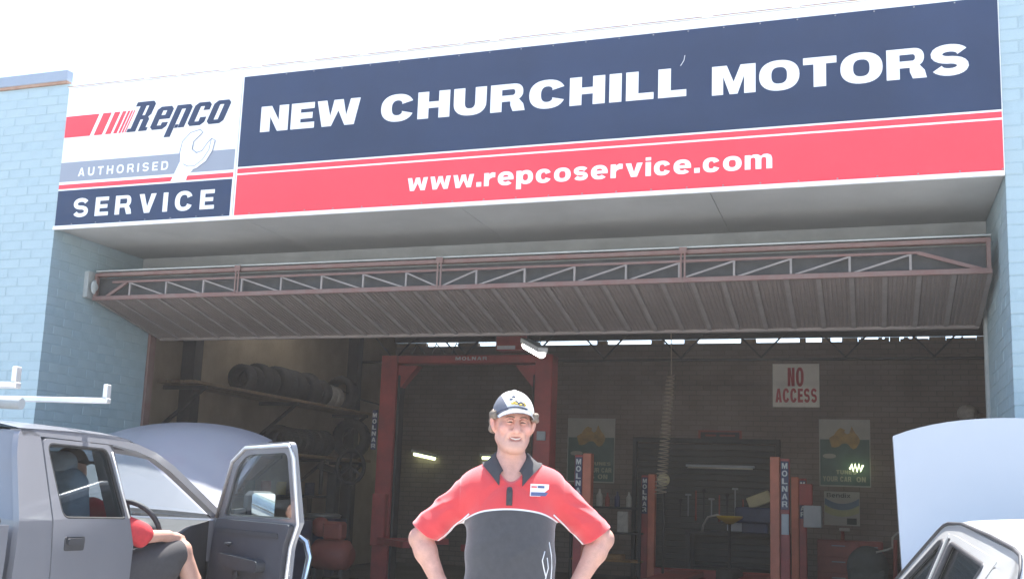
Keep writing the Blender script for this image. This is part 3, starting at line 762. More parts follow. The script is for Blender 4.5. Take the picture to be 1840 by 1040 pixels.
# ------------------------------------------------------------------ the man in front of the doorway
M['skin'] = mat('skin', (.62, .335, .255), .5, var=.10, scale=26, bump=.22, bscale=240)
M['skin'].node_tree.nodes['Principled BSDF'].inputs['Subsurface Weight'].default_value = .05
M['skin'].node_tree.nodes['Principled BSDF'].inputs['Subsurface Radius'].default_value = (.02, .008, .004)
def blendattr(m, name, col, mx_=1.0):
    nt = m.node_tree; b = nt.nodes['Principled BSDF']; at = nt.nodes.new('ShaderNodeAttribute'); at.attribute_name = name
    mx = nt.nodes.new('ShaderNodeMix'); mx.data_type = 'RGBA'; nt.links.new(at.outputs['Fac'], mx.inputs['Factor'])
    nt.links.new(b.inputs['Base Color'].links[0].from_socket, mx.inputs['A']); mx.inputs['B'].default_value = (*col, 1)
    nt.links.new(mx.outputs['Result'], b.inputs['Base Color'])
blendattr(M['skin'], 'stubble', (.42, .27, .225)); blendattr(M['skin'], 'flush_shade', (.66, .25, .21)); 
M['shirt'] = mat('polo_cloth', (.055, .052, .055), .85, var=.12, scale=40, bump=.25, bscale=500)
attrmix(M['shirt'], [(0.0, (.72, .70, .68)), (.0065, (.60, .045, .05))], 'yoke')
M['shirt'].node_tree.nodes['Principled BSDF'].inputs['Sheen Weight'].default_value = .5
M['charcoal_cloth'] = mat('charcoal_cloth', (.055, .052, .055), .85, var=.1, scale=40, bump=.2, bscale=500)
M['navy_cloth'] = mat('navy_cloth', (.03, .035, .06), .85, var=.1, scale=30, bump=.2, bscale=400)
M['piping'] = mat('white_piping', (.75, .73, .71), .7, var=0)
M['hair'] = mat('grey_brown_hair', (.24, .185, .135), .55, var=.25, scale=60, bump=.6, bscale=220)
M['brow'] = mat('brow_hair', (.16, .10, .07), .7, var=.1, scale=60)
M['lip'] = mat('lips', (.42, .16, .135), .45, var=.05)
M['teeth'] = mat('teeth', (.62, .57, .50), .3, var=0)
M['eye'] = mat('eye_dark', (.045, .03, .025), .25, var=0)
M['cap'] = mat('cap_cloth', (.70, .69, .67), .8, var=.05, scale=20, bump=.15, bscale=300)
M['cap_navy'] = mat('cap_navy_cloth', (.06, .07, .11), .8, var=.1, scale=20, bump=.15, bscale=300)
M['gold'] = mat('gold_thread', (.62, .43, .07), .6, var=.1)
M['leather'] = mat('dark_leather', (.035, .03, .028), .5, var=.1)
attrmix(M['cap'], [(0.0, (.13, .135, .16))], 'navy')

MAN = thing('person', 'man standing hands on hips in a red and charcoal polo shirt and white cap', 'person', (5.623, -3.39, 0), math.atan2(.324, .946))
hx, hy, hz = .002, .0, 1.592     # head centre, at eye level
HR = R(1.5)                        # and tilted
fz = R(9)                        # head turned a little to the picture's right
def H(x, y, z):                   # head coordinates: -y is the face
    x, z = x*math.cos(HR)+z*math.sin(HR), -x*math.sin(HR)+z*math.cos(HR)
    return (hx+x*math.cos(fz)-y*math.sin(fz), hy+x*math.sin(fz)+y*math.cos(fz), hz+z)
B = SDF((-.46, -.25, -.0), (.49, .26, 1.76), .005)
# head
B.ell(H(0, .022, .028), (.073, .092, .088), k=.0).ell(H(0, -.012, -.035), (.062, .072, .085), k=.03, rot=fz)
B.ell(H(0, -.040, -.085), (.040, .040, .034), k=.025, rot=fz).ell(H(0, -.071, -.103), (.017, .014, .013), k=.014)                    # chin and jaw
B.cap(H(-.050, .01, -.066), H(-.020, -.055, -.103), .02, .02, k=.03).cap(H(.050, .01, -.066), H(.020, -.055, -.105), .02, .02, k=.03)
B.ell(H(-.043, -.056, -.030), (.023, .022, .021), k=.02).ell(H(.043, -.056, -.030), (.023, .022, .021), k=.02)   # cheeks
B.cap(H(-.028, -.077, .018), H(.028, -.077, .018), .011, .011, k=.018)           # brow
B.ell(H(-.028, -.083, -.002), (.018, .016, .012), k=.012, op='s', rot=fz).ell(H(.028, -.083, -.002), (.018, .016, .012), k=.012, op='s', rot=fz)
B.ell(H(-.028, -.066, -.004), (.013, .012, .009), k=.004, rot=fz).ell(H(.028, -.066, -.004), (.013, .012, .009), k=.004, rot=fz)
B.cap(H(0, -.082, .010), H(0, -.106, -.040), .0085, .0150, k=.010).ell(H(-.014, -.088, -.043), (.010, .012, .009), k=.006).ell(H(.014, -.088, -.043), (.009, .011, .008), k=.008)
B.cap(H(-.026, -.078, -.044), H(-.036, -.070, -.068), .007, .006, k=.012).cap(H(.026, -.078, -.044), H(.036, -.070, -.068), .007, .006, k=.012)
B.ell(H(0, -.079, -.071), (.031, .013, .0075), k=.008, op='s', rot=fz)           # open smile
for sx in (-1, 1):                                                              # ears
    B.ell(H(sx*.083, .006, -.012), (.011, .022, .033), k=.012, tilt=-sx*.25).ell(H(sx*.091, -.009, -.008), (.006, .010, .016), k=.006, op='s')
# neck, trunk
B.cap(H(0, .03, -.06), (0, .035, 1.39), .054, .061, k=.022)
B.cap((-.05, .03, 1.385), (.05, .03, 1.385), .05, .05, k=.05)
B.cap((-.115, .02, 1.33), (.115, .02, 1.33), .07, .07, k=.05).ell((0, .01, 1.22), (.16, .105, .15), k=.05).ell((0, .0, 1.03), (.155, .115, .16), k=.06).ell((0, .01, .90), (.155, .11, .11), k=.05)
# arms akimbo
sh = {-1: (-.155, .02, 1.322), 1: (.168, .02, 1.337)}
el = {-1: (-.362, .055, 1.112), 1: (.384, .055, 1.135)}
wr = {-1: (-.268, -.005, .935), 1: (.276, -.005, .95)}
for s_ in (-1, 1):
    B.cap(sh[s_], el[s_], .054, .043, k=.03)
    m_ = tuple(el[s_][i]*.72+wr[s_][i]*.28 for i in range(3))
    B.cap(el[s_], m_, .041, .045, k=.02).cap(m_, wr[s_], .044, .030, k=.02)
    e_ = el[s_]; B.ell((e_[0]+s_*.006, e_[1]+.012, e_[2]-.005), (.03, .03, .03), k=.02)
    w_ = wr[s_]; hd = (w_[0]-s_*.050, w_[1]-.020, w_[2]-.055)                    # palm on the hip
    B.cap(w_, hd, .028, .026, k=.02).ell(hd, (.022, .042, .034), k=.02)
    for q in range(4):                                                          # fingers forward, bent round the hip
        L_ = (.070, .078, .074, .058)[q]; z0 = hd[2]+.026-q*.019
        p0 = (hd[0]-s_*.004, hd[1]-.034, z0); p1 = (hd[0]-s_*.020, hd[1]-.034-L_*.5, z0-.008); p2 = (hd[0]-s_*.055, hd[1]-.034-L_*.78, z0-.016)
        B.cap(p0, p1, .0095, .0088, k=.004).cap(p1, p2, .0086, .0072, k=.003)
    t0 = (hd[0]-s_*.006, hd[1]+.03, hd[2]+.02); t1 = (hd[0]-s_*.018, hd[1]+.068, hd[2]+.016); t2 = (hd[0]-s_*.05, hd[1]+.085, hd[2]+.004)
    B.cap(t0, t1, .013, .011, k=.008).cap(t1, t2, .0105, .009, k=.004)          # thumb behind
# legs
for s_ in (-1, 1):
    B.cap((s_*.088, .01, .86), (s_*.115, .0, .49), .085, .058, k=.05).cap((s_*.115, 0, .49), (s_*.125, .025, .1), .052, .038, k=.03).cap((s_*.125, .04, .05), (s_*.145, -.13, .035), .036, .03, k=.02)
def stub(V):
    c = np.array(H(0, -.06, -.09)); d = np.sqrt(((V-c)/np.array([.07, .07, .05]))**2 @ np.ones(3)); a = np.clip(1.3-d, 0, 1)*.5
    return np.where(V[:, 2] < hz-.045, a, a*np.clip(1-(V[:, 2]-hz+.045)/.02, 0, 1))
def flush_shade(V):  # red on cheeks, nose and ear; shade painted into the eye sockets
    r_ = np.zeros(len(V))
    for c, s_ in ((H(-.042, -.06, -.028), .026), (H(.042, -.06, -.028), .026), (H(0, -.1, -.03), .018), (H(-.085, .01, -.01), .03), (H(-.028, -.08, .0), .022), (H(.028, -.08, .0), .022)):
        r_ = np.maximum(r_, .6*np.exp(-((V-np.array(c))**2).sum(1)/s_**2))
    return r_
B.build('body', M['skin'], MAN, smooth_it=1, attr={'stubble': stub, 'flush_shade': flush_shade})
# features
def head_ell(name, c, r, m, tilt=0.0, rz=0.0):
    b = MB(); b.ell((0, 0, 0), r, 14, 9, Matrix.Rotation(fz+rz, 3, 'Z') @ Matrix.Rotation(tilt, 3, 'Y')); return b.build(name, m, MAN, loc=H(*c))
for s_ in (-1, 1):
    head_ell('eye', (s_*.027, -.0735, -.004), (.0130, .0066, .0042), M['eye'], s_*.14)
    b = MB(); b.tube([H(s_*.011, -.0785, -.004), H(s_*.019, -.0820, .0015), H(s_*.029, -.0815, .0022), H(s_*.041, -.0740, -.004)], [.0022, .0036, .0038, .002], 8); b.build('upper_eyelid', M['skin'], MAN)
    b = MB(); b.tube([H(s_*.012, -.0775, -.006), H(s_*.020, -.0800, -.0095), H(s_*.029, -.0795, -.0098), H(s_*.041, -.0730, -.006)], [.0018, .0030, .0032, .0018], 8); b.build('lower_eyelid', M['skin'], MAN)
    b = MB(); b.tube([H(s_*.011, -.0905, .0125), H(s_*.018, -.0915, .0150), H(s_*.027, -.0905, .0165), H(s_*.036, -.0865, .0155), H(s_*.045, -.0785, .0115)], [.0028, .0042, .0044, .0036, .0018], 6, flat=.8); b.build('eyebrow', M['brow'], MAN)
b = MB(); b.tube([H(-.040, -.062, -.0470), H(-.030, -.0705, -.0560), H(-.016, -.0775, -.0645), H(0, -.0800, -.0675), H(.016, -.0775, -.0645), H(.030, -.0705, -.0560), H(.040, -.062, -.0470)], [.0010, .0018, .0022, .0022, .0022, .0018, .0010], 6); b.build('upper_lip', M['lip'], MAN)
b = MB(); b.tube([H(-.039, -.062, -.0490), H(-.030, -.0695, -.0620), H(-.017, -.0760, -.0735), H(0, -.0785, -.0785), H(.017, -.0760, -.0735), H(.030, -.0695, -.0620), H(.039, -.062, -.0490)], [.0010, .0020, .0025, .0028, .0025, .0020, .0010], 6); b.build('lower_lip', M['lip'], MAN)
b = MB(); b.tube([H(-.031, -.0670, -.0580), H(-.015, -.0750, -.0688), H(0, -.0770, -.0720), H(.015, -.0750, -.0688), H(.031, -.0670, -.0580)], [.0015, .0034, .0038, .0034, .0015], 6); b.build('teeth', M['teeth'], MAN)
# hair below the cap
Hr = SDF((hx-.14, hy-.12, hz-.08), (hx+.14, hy+.15, hz+.1), .0045)
hr = random.Random(3)
for s_ in (-1, 1):
    for q in range(60):
        a = hr.uniform(0, 1); bq = hr.uniform(0, 1)
        y = -.028+.125*a; z = -.045+.078*bq if y > .040 else .012+.028*bq
        x = s_*(.080*math.sqrt(max(.05, 1-((y-.02)/.105)**2))+hr.uniform(0, .012)*(1 if s_ < 0 else 1.6))
        Hr.ell(H(x, y, z), (.0085, .010, .0095), k=.005)
for q in range(26):
    a = hr.uniform(-1, 1); Hr.ell(H(.07*a, .02+.09*math.sqrt(1-a*a*.8), hr.uniform(-.06, .03)), (.014, .014, .017), k=.008)
Hr.build('hair', M['hair'], MAN, smooth_it=1)
# cap
Cp = SDF((hx-.13, hy-.2, hz-.02), (hx+.13, hy+.15, hz+.16), .0045)
Cp.ell(H(0, .018, .034), (.0865, .104, .098), k=0)
Cp.cut(H(0, -.09, .034), np.array([-.026, -.10, -1.0]), k=.004)
Cp.ell(H(0, .018, .026), (.079, .096, .090), k=.002, op='s')
Cp.ell(H(0, .018, .132), (.008, .008, .005), k=.004)
def navy(V):
    x = V[:, 0]-hx; z = V[:, 2]-hz; y = V[:, 1]-hy
    return np.maximum(-x-.024-(z-.05)*.5, y-.055)
Cp.build('cap', M['cap'], MAN, smooth_it=1, attr={'navy': navy})
rows = []; rows2 = []
for i in range(9):
    t = i/8; row = []; r2 = []
    for k_ in range(17):
        a = R(-64+128*k_/16); rx = .083+t*.004*math.cos(a); base = (math.sin(a)*.0845, .018-math.cos(a)*.101)
        ext = t*.078*max(0, math.cos(a))**.55
        z = .040+.010*math.cos(a)-(1-math.cos(a))*.042-t*.018*math.cos(a)
        p = (base[0]*(1-.05*t), base[1]-ext, z); row.append(H(*p)); r2.append(H(p[0], p[1], p[2]-.0045))
    rows.append(row); rows2.append(r2)
b = MB(); b.grid(rows); b.grid(rows2, flip=True); b.grid([rows[-1], rows2[-1]]); b.build('cap_bill', M['cap'], MAN)
b = MB(); b.tube([H(math.sin(R(a))*.0872, .018-math.cos(R(a))*.1055, .047+.010*math.cos(R(a))-(1-math.cos(R(a)))*.042) for a in range(-62, 30, 6)], .0035, 6); b.build('cap_band', M['cap_navy'], MAN)
def capf(u, v, d):            # a point on the crown's front
    a = R(u); e = R(v); return H(math.sin(a)*math.cos(e)*(.0872+d), .018-math.cos(a)*math.cos(e)*(.1047+d), .034+math.sin(e)*(.0985+d))
for col, lst in (('gold', [(-14, 22), (-9, 25), (-4, 22), (8, 20), (17, 24), (21, 20)]), ('cap_navy', [(-20, 33), (-13, 42), (-5, 27), (2, 23), (10, 25), (14, 21)])):
    b = MB()
    for u, v in lst: b.ell(capf(u, v, .0), (.0085, .004, .0048), 8, 6)
    b.build('cap_emblem', M[col], MAN)
# polo shirt
T = SDF((-.44, -.21, .78), (.47, .22, 1.47), .005)
for a_, b_ in ((sh[-1], sh[1]),):
    T.cap((-.105, .02, 1.322), (.116, .02, 1.332), .080, .080, k=0)
T.cap((-.07, .03, 1.375), (.075, .03, 1.378), .058, .058, k=.05)
T.ell((.005, .01, 1.22), (.178, .124, .17), k=.06).ell((.008, -.005, 1.06), (.182, .138, .17), k=.07).ell((.008, .0, .91), (.186, .140, .15), k=.06)
hem = {-1: (-.345, .05, 1.145), 1: (.360, .05, 1.155)}
for s_ in (-1, 1):
    T.cap((sh[s_][0], sh[s_][1], sh[s_][2]-.004), (hem[s_][0]+s_*.05, hem[s_][1]+.01, hem[s_][2]-.06), .064, .070, k=.05)
    dv = np.array([hem[s_][0]-sh[s_][0], .03, hem[s_][2]-sh[s_][2]])
    T.cut((hem[s_][0]+s_*.008, hem[s_][1], hem[s_][2]-.004), (s_*.52, .1, -.86), k=.006, lo=(-.5 if s_ < 0 else .262, -.21, .95), hi=(-.262 if s_ < 0 else .5, .23, 1.32))
T.cut((0, 0, .85), (0, 0, -1), k=.004)
# folds
def folds(X, Y, Z):
    d = .006*(np.abs(np.sin(24*(Z-.55*np.abs(X))+9*X+4))-.6)*np.clip((np.abs(X)-.14)/.1, 0, 1)
    d = d+.005*(np.abs(np.sin(34*(np.abs(X)+.9*Z)+14*Y+2*np.sin(30*Z)))-.6)*np.clip((np.abs(X)-.2)/.06, 0, 1)
    d = d+.006*(np.abs(np.sin(15*X+6*np.sin(8*Z)+10*Z))-.6)*np.clip((1.2-Z)/.2, 0, 1)
    d = d+.005*(np.abs(np.sin(19*(X-.35*Z)+2*Z))-.6)*np.clip((Z-1.24)/.08, 0, 1)*np.clip((1.42-Z)/.1, 0, 1)
    return d
T.disp(folds)
# neck opening and V
T.cap((0, .03, 1.44), (0, .0, 1.40), .066, .062, k=.006, op='s').cap((0, -.05, 1.425), (0, -.16, 1.30), .062, .002, k=.006, op='s').cap((0, -.10, 1.395), (0, -.128, 1.318), .040, .006, k=.004, op='s')
def yoke(V):
    x = np.abs(V[:, 0]-.008); z = V[:, 2]
    arch = 1.240-.9*x**2-np.clip(x-.10, 0, 1)**2*2.2
    body = z-arch
    sl = x-.232+(z-1.16)*.3                      # sleeves stay red
    under = .5*(z-(1.205-(x-.19)*.80))+.012
    return np.where(x > .19, np.maximum(body, np.minimum(under, .05)), body)
T.build('polo_shirt', M['shirt'], MAN, smooth_it=1, attr={'yoke': yoke})
def T_at(p):
    q = [(p[i]-T.lo[i])/T.h for i in range(3)]; i0 = [int(min(max(math.floor(v), 0), T.D.shape[i]-2)) for i, v in enumerate(q)]; f_ = [min(max(q[i]-i0[i], 0), 1) for i in range(3)]
    r_ = 0
    for a in (0, 1):
        for b_ in (0, 1):
            for c_ in (0, 1): r_ += T.D[i0[0]+a, i0[1]+b_, i0[2]+c_]*(f_[0] if a else 1-f_[0])*(f_[1] if b_ else 1-f_[1])*(f_[2] if c_ else 1-f_[2])
    return float(r_)
def pushout(p, d, clear=.004):
    p = Vector(p); d = Vector(d).normalized()
    for _ in range(60):
        if T_at(p) >= clear: break
        p = p+d*.0025
    return p
def onto(p, d, clear=.003):
    """start outside and walk along -d until the cloth is touched"""
    d = Vector(d).normalized(); p = Vector(p)+d*.12
    for _ in range(160):
        if T_at(p) <= clear: break
        p = p-d*.0015
    return p
# collar, placket, badge, side piping
for s_ in (-1, 1):
    rows = []; rin = []
    for i in range(13):
        t = i/12; a = R(180-148*t)      # from the nape round to the front
        cx, cy = .0, .022
        up_ = Vector((cx+s_*math.sin(a)*.066, cy-math.cos(a)*.064-(.022*t**3), 1.492-.074*t**1.7-.022*t**5))
        dn = Vector((cx+s_*math.sin(a)*(.084+.008*t), cy-math.cos(a)*.083-.034*t**3-.004, 1.440-.076*t**1.5-.028*t**6))
        md = (up_+dn)/2+Vector((s_*math.sin(a)*.012, -math.cos(a)*.012, .012))
        rad = Vector((s_*math.sin(a)*.8, -math.cos(a)*.8, .6)); rows.append([pushout(p_, rad, .005 if iq else .002) for iq, p_ in enumerate([up_, up_*.55+md*.45+Vector((0, 0, .003)), md, md*.4+dn*.6, dn])]); rin.append([p-Vector((s_*math.sin(a)*.006, -math.cos(a)*.006, .002)) for p in rows[-1]])
    b = MB(); b.grid(rows); b.grid(rin, flip=True); b.grid([[r_[-1] for r_ in rows], [r_[-1] for r_ in rin]]); b.grid([rows[-1], rin[-1]])
    b.build('collar', M['charcoal_cloth'], MAN)
b = MB(); b.tube([onto((-.004, -.13, z_), (0, -1, 0), .001) for z_ in (1.326, 1.315, 1.30, 1.285, 1.27, 1.258)], [.010, .0125, .0125, .0125, .0125, .012], 8); b.build('placket', M['charcoal_cloth'], MAN)
b = MB()
for z, y in ((1.312, -.1355), (1.276, -.1425)): b.ell(onto((-.004, y, z), (0, -1, 0), .014), (.0045, .002, .0045), 8, 6)
b.build('button', M['leather'], MAN)
bd = bpy.data.objects.new('badge', None); 
def badge(u, v, d): return (.080+u*math.cos(.42), -.128+u*math.sin(.42)+v*0-d, 1.297+v+ .0)
b = MB(); b.box((0, 0, 0), (.078, .004, .046)); 
BM = Matrix.Translation(onto((.078, -.14, 1.297), (0, -1, 0), .004)) @ Matrix.Rotation(.34, 4, 'Z') @ Matrix.Rotation(.10, 4, 'X')
def bpiece(name, a, b_, m, y):
    q = MB(); q.box((a[0], y, a[1]), (b_[0], y+.004, b_[1]), M=BM); return q.build(name, m, MAN)
M['badge_white'] = mat('badge_white', (.72, .70, .72), .6, var=0); M['badge_navy'] = mat('badge_navy', (.07, .10, .22), .6, var=0); M['badge_red'] = mat('badge_red', (.6, .08, .1), .6, var=0)
bpiece('badge', (0, 0), (.078, .048), M['badge_white'], 0)
bpiece('badge_mark', (.003, .002), (.075, .016), M['badge_navy'], -.002); bpiece('badge_mark', (.003, .034), (.026, .040), M['badge_red'], -.002); bpiece('badge_mark', (.030, .033), (.058, .042), M['badge_navy'], -.002)
for q_ in ([(.168, -.078, 1.12), (.176, -.070, 1.07), (.178, -.066, 1.02), (.178, -.068, .96), (.176, -.07, .9)], [(.150, -.100, 1.085), (.142, -.109, 1.05), (.150, -.104, 1.02), (.160, -.095, .985), (.152, -.103, .95), (.146, -.108, .91)], [(.160, -.092, 1.06), (.166, -.086, 1.02), (.158, -.096, .98)]):
    b = MB(); b.tube([onto(p_, (.75, -.65, 0), .001) for p_ in q_], .0028, 6); b.build('side_piping', M['piping'], MAN)
for s_ in (-1, 1):
    b = MB(); b.tube([onto((.008+s_*x_, y_, z_), (s_*.25, -.62, -.72), .001) for x_, y_, z_ in ((.176, -.05, 1.205), (.200, -.02, 1.185), (.228, 0, 1.163), (.26, .02, 1.140), (.292, .03, 1.118))], .0032, 6); b.build('sleeve_piping', M['piping'], MAN)
# trousers and boots
P = SDF((-.26, -.2, .03), (.27, .2, 1.0), .007)
P.ell((0, .01, .90), (.172, .125, .11), k=0)
for s_ in (-1, 1): P.cap((s_*.09, .01, .85), (s_*.116, 0, .48), .098, .074, k=.04).cap((s_*.116, 0, .48), (s_*.126, .025, .08), .07, .062, k=.03)
P.cut((0, 0, .06), (0, 0, -1), k=.004); P.cut((0, 0, .96), (0, 0, 1), k=.004)
P.disp(lambda X, Y, Z: .004*np.sin(35*Z+9*X)+.003*np.sin(28*X+12*Z))
P.build('trousers', M['navy_cloth'], MAN, smooth_it=1)
for s_ in (-1, 1):
    Bt = SDF((s_*.14-.09, -.22, -.01), (s_*.14+.09, .13, .16), .006)
    Bt.cap((s_*.126, .04, .12), (s_*.127, .045, .05), .05, .048, k=0).cap((s_*.127, .05, .045), (s_*.148, -.14, .038), .045, .04, k=.03).cut((0, 0, .002), (0, 0, -1), k=.003)
    Bt.build('boot', M['leather'], MAN, smooth_it=1)
# ------------------------------------------------------------------ vehicles
M['silver'] = mat('silver_grey_car_paint', (.235, .238, .26), .34, metal=.25, var=.04, scale=1.5, coat=.5, bump=.02, bscale=300)
M['white_car'] = mat('white_car_paint', (.56, .56, .55), .30, var=.02, scale=1.5, coat=.6)
M['rubber'] = mat('black_rubber', (.022, .022, .022), .75, var=.15, scale=20)
M['trim'] = mat('dark_grey_plastic', (.055, .055, .06), .6, var=.12, scale=20)
M['door_trim'] = mat('grey_door_trim', (.075, .075, .085), .65, var=.08, scale=14, bump=.1, bscale=200)
M['seat_cloth'] = mat('blue_grey_seat_cloth', (.34, .39, .48), .9, var=.1, scale=20, bump=.3, bscale=300)
M['chrome'] = mat('polished_metal', (.72, .73, .75), .14, metal=1.0, var=0)
M['alu'] = mat('aluminium_tube', (.74, .74, .74), .35, metal=.55, var=.05, scale=10)
M['mirror'] = mat('mirror_glass', (.9, .9, .9), .02, metal=1.0, var=0)
M['glass'] = glassmat('window_glass'); M['glass_car'] = glassmat('sedan_window_glass', (.7, .72, .70), .24); M['glass_dark'] = glassmat('tinted_window_glass', (.74, .78, .78))
M['lamp_red'] = mat('red_lamp_lens', (.5, .03, .03), .2, var=0)
M['lamp_clear'] = mat('clear_lamp_lens', (.8, .8, .8), .1, var=0)

def tilt_x(z, belt, k): return -(z-belt)*k if z > belt else -((belt-z)**2)*.10
UTE = thing('ute', 'silver grey dual cab ute with its bonnet up and driver door open', 'pickup truck', (3.2, -2.76, 0), R(9))
UW = 1.62; BELT = 1.10; TK = .26
def US(u, v, d, s_=1):            # side skin: u = along (forward), v = up, d = inwards
    x = tilt_x(v, BELT, TK)-d
    return (x, u, v) if s_ > 0 else (-UW-x, u, v)
def USL(u, v, d): return US(u, v, d, -1)
cutv = (.62, .78, .94, 1.10, 1.22, 1.36)
def side(fm, par, names=True):
    rear_q = roundpoly([(-.83, .42), (-.83, 1.10), (-.78, 1.43), (-.74, 1.525), (-.66, 1.53), (-.58, 1.50), (-.575, 1.10), (-.545, .85), (-.52, .42)], [0, .03, .06, .06, .04, .02, 0, 0, 0])
    plate('quarter_panel', rear_q, [], .03, fm, M['silver'], par, cuts_v=cutv)
    roofrail = [(-.74, 1.524), (-.5, 1.534), (.10, 1.527), (.34, 1.508), (.54, 1.470), (.74, 1.400), (.94, 1.300), (1.37, 1.085), (1.245, 1.085), (.88, 1.268), (.69, 1.362), (.51, 1.430), (.32, 1.468), (.10, 1.490), (-.55, 1.498), (-.72, 1.495)]
    plate('roof_rail', roofrail, [], .05, fm, M['silver'], par, cuts_v=(1.22, 1.36), cuts_u=(-.2, .1))
    plate('sill', [(-.83, .34), (1.25, .34), (1.25, .44), (-.83, .44)], [], .06, fm, M['silver'], par)
    plate('centre_pillar', [(.205, .42), (.29, .42), (.27, .95), (.20, 1.10), (.13, 1.50), (.05, 1.50), (.12, 1.10)], [], .09, lambda u, v, d: fm(u, v, d+.035), M['silver'], par, cuts_v=cutv)
    wa = [(1.60+.40*math.cos(R(a)), .36+.40*math.sin(R(a))) for a in range(180, -1, -12)]
    fend = [(1.262, .36)]+[(1.262, 1.085), (1.34, 1.09), (2.05, 1.02), (2.26, .93), (2.30, .60), (2.26, .40)]+[(2.0, .36)]+wa[::-1][1:-1]+[(1.2, .36)]
    fend = [(1.262, .37), (1.262, 1.075), (1.36, 1.08), (2.0, 1.02), (2.24, .94), (2.32, .70), (2.28, .42), (2.06, .37)]+[(1.68+.37*math.cos(R(a)), .37+.37*math.sin(R(a))) for a in range(0, 181, 12)]
    plate('front_wing', fend, [], .02, fm, M['silver'], par, cuts_v=cutv)
side(US, UTE); side(USL, UTE)
# rear door, right side, closed
rd_out = roundpoly([(-.515, .45), (-.54, .85), (-.57, 1.10), (-.572, 1.492), (.045, 1.487), (.115, 1.10), (.195, .97), (.20, .45)], [.03, 0, 0, .05, .04, 0, .04, .03])
rd_win = roundpoly([(-.485, 1.108), (-.54, 1.466), (.005, 1.462), (.092, 1.095)], [.05, .05, .05, .03], 5)
def door(fm, par, out, win, handle_at=None, glass='glass_dark'):
    plate('door_skin', out, [win], .035, lambda u, v, d: fm(u, v, d-.004), M['silver'], par, cuts_v=cutv)
    seal = [Vector(fm(p[0], p[1], .006)) for p in win]
    b = MB(); b.tube(seal, .011, 6, closed=True); b.build('window_seal', M['rubber'], par)
    q = MB(); q.prism([win], .018, .021, fm); o = q.build('window_glass', M[glass], par, fix=True)
    if handle_at:
        u, v = handle_at; q = MB(); x = fm(u, v, -.006)
        q.prism([roundpoly([(u-.085, v-.034), (u-.085, v+.034), (u+.085, v+.030), (u+.085, v-.038)], .015)], -.008, -.002, fm); q.build('handle_recess', M['trim'], par, fix=True)
        q = MB(); q.prism([roundpoly([(u-.075, v-.006), (u-.075, v+.026), (u+.06, v+.024), (u+.06, v-.008)], .01)], -.024, -.012, fm); q.build('handle', M['trim'], par, fix=True)
rdoor = bpy.data.objects.new('rear_door', None); COL.objects.link(rdoor); rdoor.parent = UTE
door(US, rdoor, rd_out, rd_win, (-.375, .985))
q = MB(); q.tube([US(.115, 1.10, -.012), US(.075, 1.25, -.012), US(.03, 1.45, -.012)], .0055, 6); q.build('window_trim', M['alu'], rdoor)
ld = bpy.data.objects.new('rear_door', None); COL.objects.link(ld); ld.parent = UTE
door(USL, ld, rd_out, rd_win, (-.375, .985), 'glass')
fd_out = roundpoly([(.215, .45), (.215, .97), (.135, 1.10), (.07, 1.485), (.36, 1.462), (.455, 1.425), (1.245, 1.085), (1.255, .9), (1.255, .45)], [.03, .04, 0, .04, .06, .05, .01, 0, .03])
fd_win = roundpoly([(.20, 1.115), (.145, 1.435), (.36, 1.425), (.46, 1.385), (1.08, 1.105)], [.04, .04, .05, .04, .03], 5)
lf = bpy.data.objects.new('front_door', None); COL.objects.link(lf); lf.parent = UTE
door(USL, lf, fd_out, fd_win, (.35, .985), 'glass')
# driver door swung open about its front edge
OPEN = R(50)
fdr = bpy.data.objects.new('front_door', None); COL.objects.link(fdr); fdr.parent = UTE
fdr.location = (-.02, 1.245, 0); fdr.rotation_euler = (0, 0, OPEN)
fdr['label'] = 'open driver door seen from inside with grey trim'
def UO(u, v, d): x = tilt_x(v, BELT, TK)-d; return (x+.02, u-1.245, v)
fo_out = roundpoly([(.215, .45), (.215, .97), (.135, 1.10), (.07, 1.552), (.66, 1.540), (.87, 1.455), (1.235, 1.085), (1.255, .9), (1.255, .45)], [.03, .04, 0, .05, .10, .10, .01, 0, .03])
fo_win = roundpoly([(.21, 1.115), (.14, 1.49), (.64, 1.482), (.81, 1.405), (1.10, 1.105)], [.04, .05, .08, .08, .03], 5)
door(UO, fdr, fo_out, fo_win, (.35, .985), 'glass')
trim_out = roundpoly([(.24, .50), (.24, .95), (.175, 1.085), (1.14, 1.085), (1.17, .9), (1.17, .50)], .04)
plate('inner_trim', trim_out, [], .03, lambda u, v, d: UO(u, v, d+.036), M['door_trim'], fdr, cuts_v=cutv)
q = MB(); q.prism([roundpoly([(.42, .80), (.42, .865), (.95, .885), (.95, .84), (.80, .80)], .03)], .066, .125, UO); q.build('armrest', M['trim'], fdr, fix=True)
q = MB(); q.prism([roundpoly([(.33, .52), (.33, .66), (1.0, .70), (1.0, .52)], .05)], .066, .10, UO); q.build('map_pocket', M['door_trim'], fdr, fix=True)
q = MB(); q.tube([UO(.9, .93, .068), UO(.9, .94, .10), UO(.82, .945, .10)], .009, 6); q.build('door_pull', M['trim'], fdr)
q = MB(); q.lathe([(.0, 0), (.03, 0), (.03, .01), (0, .012)], UO(.73, .77, .1), 'x', 12); q.build('window_winder', M['trim'], fdr)
q = MB(); q.prism([roundpoly([(.3, 1.0), (.3, 1.03), (1.1, 1.03), (1.1, 1.0)], .01)], .066, .074, UO); q.build('trim_crease', M['trim'], fdr, fix=True)
